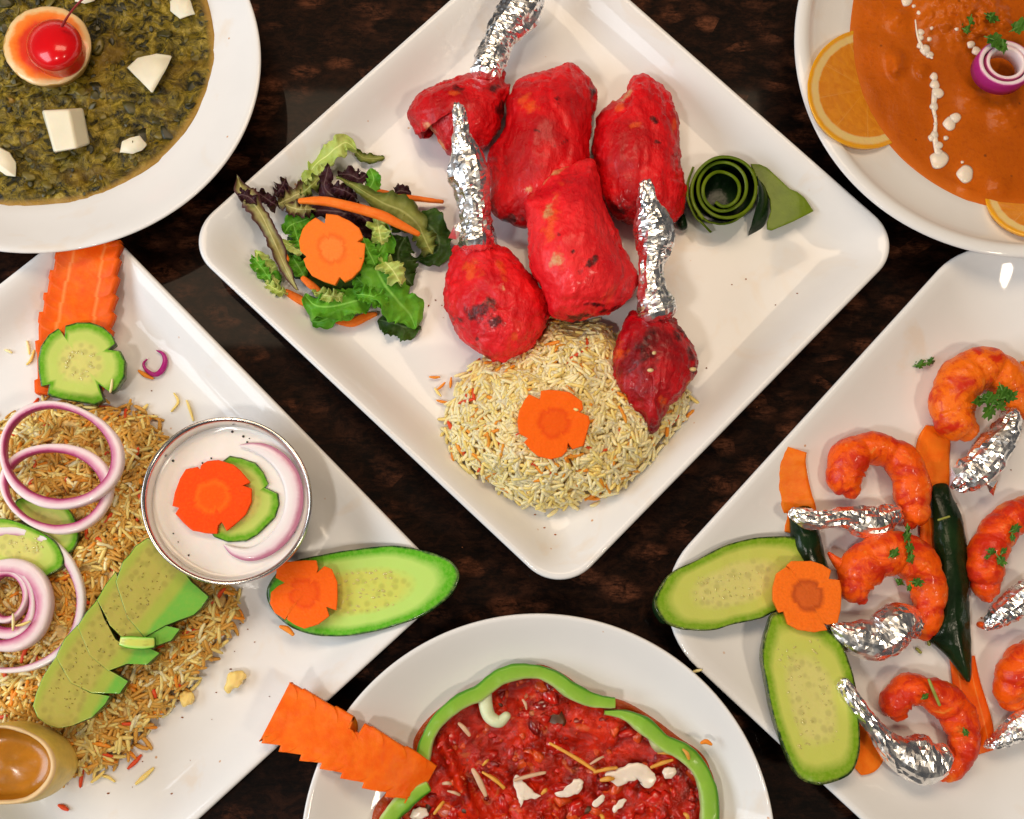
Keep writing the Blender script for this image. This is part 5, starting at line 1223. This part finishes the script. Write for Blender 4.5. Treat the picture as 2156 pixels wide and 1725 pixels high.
for i, (a, b, hw, mt, lb) in enumerate((
        ((440, 1030), (770, 1230), 14, GING, "long golden shred across the middle of the red curry"),
        ((1190, 1205), (1342, 1152), 14, GING, "golden shred between the two right cream blobs"),
        ((770, 1240), (930, 1210), 14, GING, "golden shred at the left tip of the largest cream blob"),
        ((180, 1300), (400, 1245), 14, GINW, "pale shred above the branching cream patch"),
        ((-10, 1262), (95, 1360), 13, GING, "golden shred at the left of the branching cream patch"),
        ((1240, 1100), (1340, 1112), 10, GING, "thin golden shred against the right pepper strip"),
        ((740, 1180), (830, 1128), 10, GINW, "thin pale shred above the largest cream blob"),
        ((1425, 1075), (1465, 1140), 14, GING, "golden crumb lying on the right pepper strip"),
        ((820, 1300), (905, 1290), 18, GING, "short golden shred at the lower left of the largest cream blob"),
        ((815, 1560), (830, 1600), 14, GING, "golden shred at the bottom edge of the picture"),
        ((1435, 1550), (1460, 1590), 14, GING, "golden shred at the bottom near the right pepper strip"),
        ((240, 710), (265, 775), 11, GINW, "pale shred in the red curry under the pepper arch"),
        ((380, 1400), (410, 1370), 14, GING, "golden shred at the right end of the branching cream patch"))):
    zz = 23 if i in (7,) else 17.0
    (ax, ay), (bx, by) = z_('Y5', a, b); hw *= .2847
    shred([(ax, ay, zz, hw * .7, .7), ((ax + bx) / 2 + 1.5, (ay + by) / 2 - 1.5, zz + .6, hw, .9), (bx, by, zz, hw * .7, .7)], lb, mt, "shreds on the red curry", "curry_shred", "shred")
for i, (a, b, hw, lb) in enumerate((((1880, 1350), (2050, 1470), 14, "golden shred beside the strip of meat in the red curry"), ((1800, 1330), (1900, 1530), 22, "brownish shred right of the strip of meat"), ((1560, 1440), (1620, 1440), 16, "pale shred left of the strip of meat"),
        ((1490, 1680), (1560, 1590), 14, "golden shred near the lower left pepper strip"), ((1600, 1500), (1690, 1530), 12, "curved pale shred on the strip of meat"), ((1690, 960), (1770, 1050), 18, "pale shred near the white pepper rib"), ((1880, 1290), (1920, 1250), 12, "golden bit above the golden shred in the red curry"))):
    (ax, ay), (bx, by) = z_('Y4', a, b); hw *= .2622
    shred([(ax, ay, 17.5, hw * .7, .7), ((ax + bx) / 2 + 1, (ay + by) / 2 - 1, 18.4, hw, .9), (bx, by, 17.5, hw * .7, .7)], lb, GINW if i in (1, 2, 4, 5) else GING, "shreds on the red curry", "curry_shred", "shred")

# ------------------------------------------------------------------ lemon cup
def lemon():
    ym = plain("lemon_rind", (.80, .58, .12), .38, .2, .15, .4, 220); im = plain("lemon_inside", (.44, .17, .010), .22, .2, .25, .4, 90)
    pm = plain("lemon_pith", (.74, .52, .26), .45, .2, .1, .3)
    rim = np.array([P(4 + 113 * math.cos(a), 1612 - 84 * math.sin(a) * (1 + .02 * math.sin(5 * a)), 44) for a in np.linspace(0, 2 * math.pi, 120, endpoint=False)]); c = rim.mean(0)
    rows, fm = [], []
    for s, z, k in ((.45, 9, 0), (.75, 10, 0), (.95, 16, 0), (1.05, 25, 0), (1.06, 33, 0), (1.02, 40, 0), (1.0, 43.5, 0), (.975, 44.6, 1), (.93, 44.4, 1), (.90, 43.0, 1), (.87, 41, 2), (.82, 38, 2), (.72, 36.5, 2), (.5, 36, 2), (.2, 37.5, 2), (.05, 38, 2)):
        r = c + (rim - c) * s; r[:, 2] = z * .001; rows.append(r); fm += [k] * 120
    V, F = loft(rows); V = displace(V, F, lambda v: .5 * fr(v, 60, 3))
    fmm = [fm[f[-1]] if len(f) == 4 else (0 if f[0] > 119 or True else 0) for f in F]; fmm[-1] = 2
    tag(build("lemon_cup", V, F, [ym, pm, im], fm=fmm), "hollow yellow lemon shell standing at the lower left corner", "lemon")
lemon()

# ------------------------------------------------------------------ shrimps
SHM = []
for i, (oa, ra) in enumerate((((.90, .17, .006), .52), ((.90, .115, .004), .49), ((.86, .085, .004), .45))):
    m = M("spiced_shrimp", .36, .2, sss=.10, sssr=(1, .25, .08), scale=.002, coat=.12)
    a = m.noise(75, 5, .62, .7); b = m.noise(300, 4, .6); c = m.noise(45, 3, .5)
    k = m.ramp(a, (.28, (.92, .32, .05)), (.40, oa), (ra, oa), (ra + .10, (.62, .028, .006)))
    k = m.mix(m.math('MULTIPLY', m.ramp(b, (.52, 0.0), (.66, 1.0)), .55), k, (.66, .05, .006))
    k = m.mix(m.math('MULTIPLY', m.ramp(c, (.60, 0.0), (.7, 1.0)), .6), k, (.90, .34, .06))
    m.col(k); m.bump(b, .0012, .6).bump(a, .0015, .4); SHM.append(m.m)
def shrimp(path, loc, label, mat, seed, foilpath=None, fseed=0, segs=6, fa=.7):
    t = thing("shrimp", P(loc[0], loc[1], 7), label, "shrimp", "orange shrimps with foil wrapped tails")
    V, F, at = sweep(path, 30, 110, cap=.9)
    u = np.array(at['u']); v = np.array(at['v'])
    rdg = 1.7 * np.abs(np.sin(u * math.pi * segs)) ** .5 - 1.2
    Vd = displace(V, F, lambda q: (.65 * fr(q, 85, 3, seed) + .5 * fr(q, 320, 3, seed)))
    N = normals(np.array([tuple(q) for q in V]), F)
    Vd = Vd + N * (rdg * .0007)[:, None]
    build("body", Vd, F, mat, t, at)
    if foilpath: foil(foilpath, t, fseed, 46, 28, fa)
    return t
t1 = shrimp(zw('X4', (560, 1000, 18, 130, 7), (440, 900, 18, 205, 9.5), (410, 740, 18, 215, 10.5), (460, 570, 19, 215, 11), (590, 440, 19, 215, 11), (760, 400, 18, 205, 10.5), (920, 510, 17, 185, 10), (1010, 670, 16, 150, 9), (1050, 850, 14, 90, 7)), (2040, 830), "curled shrimp at the top of the shrimp plate with a big coriander tuft", SHM[0], 2.0,
       zw('X4', (975, 830, 21, 62, 5), (965, 930, 21, 105, 7), (900, 1060, 21, 140, 8), (790, 1210, 20, 165, 8), (680, 1350, 19, 165, 7), (560, 1450, 18, 150, 6), (470, 1540, 17, 90, 4)), 2.2)
flap(z_('X4', (740, 1520), (850, 1490), (810, 1640), (770, 1600)), (18, 20, 15, 16), t1, 2)
flap(z_('X4', (400, 1360), (540, 1380), (420, 1480), (380, 1560)), (22, 23, 20, 17), t1, 3)
t2 = shrimp(zw('Y8', (545, 1165, 17, 80, 6), (500, 1080, 17, 128, 9), (520, 960, 18, 138, 10), (620, 880, 18, 118, 10), (760, 875, 18, 105, 9.5), (890, 940, 18, 118, 9.5), (965, 1070, 17, 125, 9), (980, 1210, 16, 122, 8), (990, 1330, 15, 100, 7), (965, 1400, 14, 60, 5)), (1840, 990), "shrimp curled like a hook, uppermost left on the shrimp plate", SHM[1], 5.0,
       zw('Y8', (125, 1325, 24, 35, 3), (210, 1365, 24, 66, 4.5), (340, 1375, 23, 62, 5), (480, 1355, 22, 72, 5.5), (600, 1385, 20, 105, 6), (720, 1390, 19, 110, 6), (800, 1350, 18, 88, 5), (875, 1325, 18, 50, 4)), 5.1)
t3 = shrimp([(1812, 1262, 15, 16, 5), (1800, 1238, 16, 34, 8), (1812, 1200, 17, 44, 9.5), (1852, 1170, 18, 44, 10), (1900, 1165, 18, 44, 10), (1938, 1195, 17, 42, 9.5), (1955, 1245, 16, 36, 8.5), (1953, 1295, 15, 30, 7.5), (1945, 1335, 13, 20, 5)], (1880, 1210), "shrimp right beside the carrot flower on the shrimp plate", SHM[1], 8.0,
       zw('Y7', (160, 170, 21, 25, 3), (240, 215, 21, 70, 5), (360, 260, 20, 125, 7), (500, 290, 19, 150, 8), (600, 250, 19, 165, 8), (680, 170, 19, 165, 8), (770, 150, 18, 140, 7), (850, 190, 18, 80, 5)), 8.3)
build("spiny_end", *sweep([(1746, 1166, 16, 4, 1.6), (1765, 1185, 16, 12, 3.5), (1795, 1205, 16, 26, 6)], 14, 20)[:2], SHM[1], t3)
t4 = shrimp(zw('X2', (1020, 1110, 14, 70, 5), (1010, 960, 16, 140, 8), (1010, 760, 18, 170, 10), (1080, 560, 18, 170, 10.5), (1200, 400, 18, 165, 10), (1350, 290, 17, 150, 9), (1500, 230, 16, 130, 8)), (2100, 1150), "shrimp cut off by the right edge, with two coriander leaves on it", SHM[2], 11.0,
       zw('X2', (1010, 1385, 14, 40, 3), (1110, 1310, 16, 90, 5), (1230, 1220, 18, 120, 6), (1380, 1110, 19, 140, 7), (1500, 1030, 19, 140, 7)), 11.7)
build("tail_tip", *sweep(zw('X2', (955, 1370, 12, 30, 3), (1040, 1385, 12, 40, 4), (1150, 1350, 12, 40, 4)), 14, 20)[:2], SHM[1], t4)
t5 = shrimp(zw('Y7', (700, 880, 14, 75, 6), (680, 790, 15, 115, 8), (760, 700, 16, 118, 9), (880, 690, 17, 115, 9), (1020, 740, 17, 130, 9), (1140, 830, 16, 140, 9), (1205, 950, 15, 130, 8.5), (1235, 1080, 14, 112, 7.5), (1215, 1210, 13, 98, 6.5), (1140, 1330, 12, 80, 5), (1060, 1400, 11, 40, 3)), (2000, 1520), "lowest shrimp on the shrimp plate, near the bottom of the picture", SHM[2], 14.0,
       zw('Y7', (255, 645, 26, 46, 3.5), (330, 750, 26, 52, 4), (430, 880, 25, 56, 4.5), (530, 1010, 23, 66, 5), (640, 1140, 21, 100, 6), (770, 1220, 20, 150, 7), (890, 1250, 19, 185, 8), (1000, 1240, 18, 150, 7), (1080, 1190, 18, 75, 5)), 14.9)
t6 = shrimp(zw('Y7', (1660, 800, 13, 70, 5), (1610, 720, 15, 115, 8), (1630, 580, 17, 130, 9.5), (1720, 460, 17, 140, 10), (1850, 420, 17, 140, 10), (1980, 470, 16, 130, 9)), (2150, 1430), "shrimp at the right edge below the two coriander leaves", SHM[1], 17.0,
       zw('Y7', (1410, 1130, 13, 20, 2), (1490, 1110, 15, 48, 4), (1600, 1040, 17, 78, 5), (1714, 970, 18, 100, 6), (1830, 890, 18, 100, 6)), 17.5)
# carrot ribbons and dark cucumber wedges
PLT = [bvh(o) for o in bpy.data.objects if o.name.startswith('square_plate')]
def ribbon(path, label, th=1.4, mat=CRIB):
    path = [(q[0], q[1], max(q[2] - 1.5, hit(PLT, q[0], q[1]).z * 1000 + th + .5)) + tuple(q[3:]) for q in path]
    V, F, at = strip(path, th, 50, 10, zfn=lambda u, v, p: .25 * fr(p, 120, 3) + .5 * math.sin(u * 6) * v)
    return tag(build("carrot_ribbon", V, F, mat, attrs=at), label, "carrot ribbon", "carrot ribbons under the shrimps")
ribbon(zw('Y8', (150, 872, 11, 78), (125, 960, 10.5, 95), (130, 1080, 10, 105), (150, 1220, 9.5, 115), (180, 1330, 9, 110), (150, 1480, 9, 80)), "carrot ribbon at the upper left, under the foil of the hooked shrimp")
ribbon(zw('Y8', (1150, 712, 10, 70), (1140, 800, 10, 112), (1125, 920, 10, 118), (1130, 1050, 9.5, 110), (1150, 1180, 9, 90)), "carrot ribbon between the top shrimp and the hooked shrimp")
ribbon(zw('Y8', (1080, 1360, 9.5, 40), (1085, 1450, 9.5, 45), (1090, 1560, 9.5, 48), (1120, 1700, 9, 50)), "thin carrot edge along the left side of the long dark cucumber wedge", mat=CSTRIP)
ribbon(zw('Y7', (1220, 420, 9.5, 95), (1250, 600, 9.5, 105), (1290, 800, 9.3, 120), (1340, 1000, 9.2, 120), (1410, 1190, 9, 75)), "carrot ribbon running down from the tip of the dark cucumber wedge", mat=CSTRIP)
ribbon(zw('Y7', (380, 900, 11, 60), (440, 1040, 10.5, 110), (470, 1160, 10, 120), (440, 1260, 9.8, 100), (380, 1340, 9.6, 40)), "carrot piece beneath the upright cucumber slice")
ribbon(zw('X4', (1120, 330, 10, 45), (1140, 450, 10, 60), (1180, 560, 10, 60)), "carrot ribbon at the right edge above the top shrimp")
def wedge(outline, ctr, z, H, label):
    V, F, at = pillow(outline, z, H, ctr, rings=14, n=160, wide=.3)
    V = displace(V, F, lambda v: .6 * fr(v, 60, 3) + .2 * fr(v, 260, 2))
    return tag(build("cucumber_wedge", V, F, PEEL, attrs=at), label, "cucumber peel", "dark cucumber wedges")
wedge([(1961, 1026), (1974, 1017), (1995, 1020), (2008, 1050), (2019, 1074), (2030, 1116), (2037, 1159), (2041, 1235), (2043, 1322), (2044, 1387), (2041, 1436), (2019, 1411), (1990, 1377), (1962, 1354), (1959, 1341), (1969, 1300), (1980, 1270), (1982, 1235), (1976, 1200), (1966, 1160), (1962, 1100), (1960, 1050)], (2008, 1230), 8, 12, "long dark green cucumber wedge pointing down between the shrimps")
wedge([(1661, 1085), (1680, 1068), (1708, 1070), (1722, 1110), (1735, 1160), (1745, 1200), (1735, 1230), (1710, 1230), (1690, 1180), (1667, 1140)], (1703, 1140), 8, 12, "dark green cucumber wedge behind the olive cucumber slice")
coriander([(1934, 768, 15, -.3), (1955, 763, 13, -.6)], "coriander piece lying alone on the white plate, upper left of the shrimps", 12, 11)
coriander([(2080, 838, 24, .2), (2110, 822, 22, 1.2), (2120, 836, 22, -.3), (2085, 862, 22, 2.0), (2065, 845, 16, 3.0), (2102, 850, 18, .7)], "large coriander tuft on the top shrimp", 31, 12)
coriander([(1910, 1125, 15, 1.6), (1915, 1150, 15, 1.4), (1918, 1172, 14, 1.7), (1911, 1110, 9, 1.5)], "long coriander sprig hanging between the hooked shrimp and the next", 28, 13)
coriander([(1880, 1167, 15, -.7)], "pointed coriander leaf on the shrimp beside the carrot flower", 29, 14)
coriander([(1892, 1224, 12, .6), (1928, 1226, 16, .1), (1915, 1236, 9, 1.8)], "coriander pair at the bend of the shrimp beside the carrot flower", 27, 15)
coriander([(2085, 1160, 12, .2), (2106, 1178, 16, .9), (2112, 1162, 10, -.9), (2080, 1172, 8, 2.6)], "coriander leaf low on the right edge shrimp", 29, 16)
coriander([(2135, 1115, 15, -.5), (2132, 1130, 10, 1.4)], "coriander leaf high on the right edge shrimp", 29, 17)
coriander([(1946, 1468, 10, -.6)], "small coriander scrap on the lowest shrimp's back", 27, 18)
coriander([(2032, 1540, 11, 1.1)], "coriander scrap on the lowest shrimp's tail", 25, 19)
GST = plain("green_stem", (.30, .34, .06), .4, .1, .2, .2)
for i, (pts, lb) in enumerate(((((1956, 1432, 28, 3, .8), (1964, 1452, 28.5, 3.4, .9), (1978, 1484, 26.5, 3.2, .8)), "green stem bit lying on the lowest shrimp"), (((1976, 1095, 21, 2.4, .7), (1998, 1088, 21, 2.4, .7)), "pale stem bit across the long dark cucumber wedge"),
                               (((1953, 1340, 9, 3, .9), (1956, 1357, 8.6, 3.4, .9)), "green stem bit under the foil left of the long wedge"), (((1930, 1366, 8.4, 3, .9), (1938, 1374, 8.4, 3, .9)), "tiny green crumb on the plate below the foil"))):
    V, F, at = sweep(pts, 8, 14); tag(build("green_stem", V, F, GST), lb, "stem", "green stem bits")

# ------------------------------------------------------------------ stray grains and crumbs
def stray(mat, pts, label, z=8.0, name="rice_grain", grp="stray rice grains", cat="rice grain", w=3.2, h=.8):
    V, F, at = sweep([(x, y, z, ww, h) for (x, y), ww in zip(pts, (w * .6, w, w * .6))], 8, 14)
    return tag(build(name, V, F, mat), label, cat, grp)
stray(RICE_W, z_('Z6', (205, 810), (215, 850), (222, 905)), "stray rice grain left of the carrot slab, upper of two")
stray(RICE_Y, z_('Z6', (260, 880), (235, 950), (205, 985)), "stray golden grain left of the carrot slab, lower of two")
stray(RICE_W, z_('Z6', (38, 875), (60, 882), (85, 895)), "stray rice grain near the left edge of the picture")
stray(RICE_W, z_('Z6', (852, 1100), (845, 1150), (835, 1195)), "rice grain stuck to the edge of the notched cucumber slice", 19)
stray(RICE_Y, z_('Z6', (1320, 1205), (1350, 1270), (1300, 1340)), "curved golden grain above the steel cup, left one")
stray(RICE_Y, z_('Z6', (1415, 1260), (1440, 1330), (1465, 1410)), "straight golden grain above the steel cup, right one")
stray(RICE_O, z_('Z6', (1055, 1035), (1100, 1065), (1155, 1090)), "orange bit beside the purple onion curl", w=5, cat="crumb", name="carrot_crumb", grp="crumbs")
stray(RICE_R, z_('Y2', (975, 1285), (935, 1330), (890, 1372)), "red bit on the lower left plate, below the rice", w=4.5, cat="crumb", name="red_crumb", grp="crumbs")
stray(RICE_Y, z_('Y2', (1060, 1375), (1000, 1430), (945, 1478)), "yellow bit on the lower left plate, below the red one", w=5, cat="crumb", name="yellow_crumb", grp="crumbs")
stray(RICE_Y, z_('Y2', (700, 1425), (750, 1435), (795, 1465)), "pale grain just below the rice heap")
stray(RICE_W, z_('Y2', (1270, 1668), (1300, 1655), (1340, 1645)), "stray grain by the lower right rim of the lower left plate", 12)
stray(RICE_R, z_('Y2', (410, 1630), (440, 1645), (468, 1660)), "reddish bit beside the lemon shell", w=5, cat="crumb", name="red_crumb", grp="crumbs")
stray(RICE_O, z_('Y3', (945, 1415), (985, 1430), (1020, 1462)), "orange crumb at the lower edge of the long cucumber slice", 16, w=6, cat="crumb", name="carrot_crumb", grp="crumbs")
stray(RICE_W, z_('Y2', (90, 305), (92, 360), (90, 415)), "upright rice grain on the nested onion slice", 36, grp="grains on the onion")
stray(RICE_Y, z_('Y2', (115, 385), (160, 375), (208, 355)), "slanted rice grain on the nested onion slice", 36, grp="grains on the onion")
stray(RICE_W, z_('Y5', (1495, 500), (1525, 492), (1560, 485)), "grain caught between the red curry dish and the shrimp plate", 23)
stray(RICE_O, z_('Y5', (1560, 1025), (1595, 1015), (1630, 1035)), "orange crumb on the rim of the red curry dish", 22, w=5, cat="crumb", name="carrot_crumb", grp="crumbs")
for i, (x, y, zz, lb) in enumerate(((915, 794, 9, "uppermost orange grain spilled left of the rice mound"), (929, 813, 9, "orange grain second from the top of the spill left of the rice mound"), (949, 806, 9, "orange grain nearest the mound in the spill at its left"),
        (922, 826, 9, "pale orange grain in the middle of the spill left of the rice mound"), (930, 845, 9, "lowest orange grain spilled left of the rice mound"), (980, 850, 11, "orange grain touching the left edge of the rice mound"))):
    a = 2.4 * i
    stray(RICE_O if i != 3 else RICE_Y, [(x - 10 * math.cos(a), y - 10 * math.sin(a)), (x, y + 1), (x + 10 * math.cos(a), y + 10 * math.sin(a))], lb, zz, grp="orange grains spilled left of the rice mound")
rc = random.Random(21); parts = []
for cx_, cy_, sx_, sy_, n_ in ((930, 640, 40, 40, 7), (1480, 760, 70, 60, 8), (1120, 1110, 60, 20, 6), (1620, 620, 50, 40, 4), (1950, 1330, 90, 90, 10), (2030, 1000, 60, 60, 5), (420, 1500, 70, 60, 10), (520, 1330, 50, 40, 6), (330, 860, 60, 50, 6), (260, 1650, 60, 30, 6), (1820, 1100, 30, 30, 4)):
    for _ in range(n_):
        x, y, r = cx_ + rc.gauss(0, sx_), cy_ + rc.gauss(0, sy_), rc.uniform(1.0, 2.6)
        h_ = hit(PLT, x, y)
        if h_.z > .0125 or h_.z < .0065: continue
        parts.append(pillow([(x + r * (1 + .3 * math.sin(2 * a + x)) * math.cos(a), y + r * .7 * math.sin(a)) for a in np.linspace(0, 6.283, 8, endpoint=False)], h_.z * 1000 - .1, .7, n=8, rings=3))
V, F, _ = join(*[(p[0], p[1], {}) for p in parts])
tag(build("spice_crumbs", V, F, plain("spice_crumb", (.34, .10, .02), .6, 0, .6)), "tiny spice crumbs scattered over the three white plates", "crumbs", kind='stuff')
V, F, at = pillow(z_('Y2', (1560, 760), (1600, 710), (1650, 690), (1700, 720), (1690, 770), (1620, 830), (1570, 850)), 9, 4, n=60, rings=8); V = displace(V, F, lambda v: 1.2 * fr(v, 260, 3))
tag(build("rice_crumb", V, F, RICE_Y), "golden rice clump alone on the lower left plate", "crumb", "crumbs")
V, F, at = pillow(z_('Y2', (1240, 880), (1290, 840), (1340, 860), (1330, 920), (1270, 950)), 9, 4, n=60, rings=8); V = displace(V, F, lambda v: 1.2 * fr(v, 260, 3))
tag(build("rice_crumb", V, F, RICE_Y), "golden rice clump beside the heap on the lower left plate", "crumb", "crumbs")
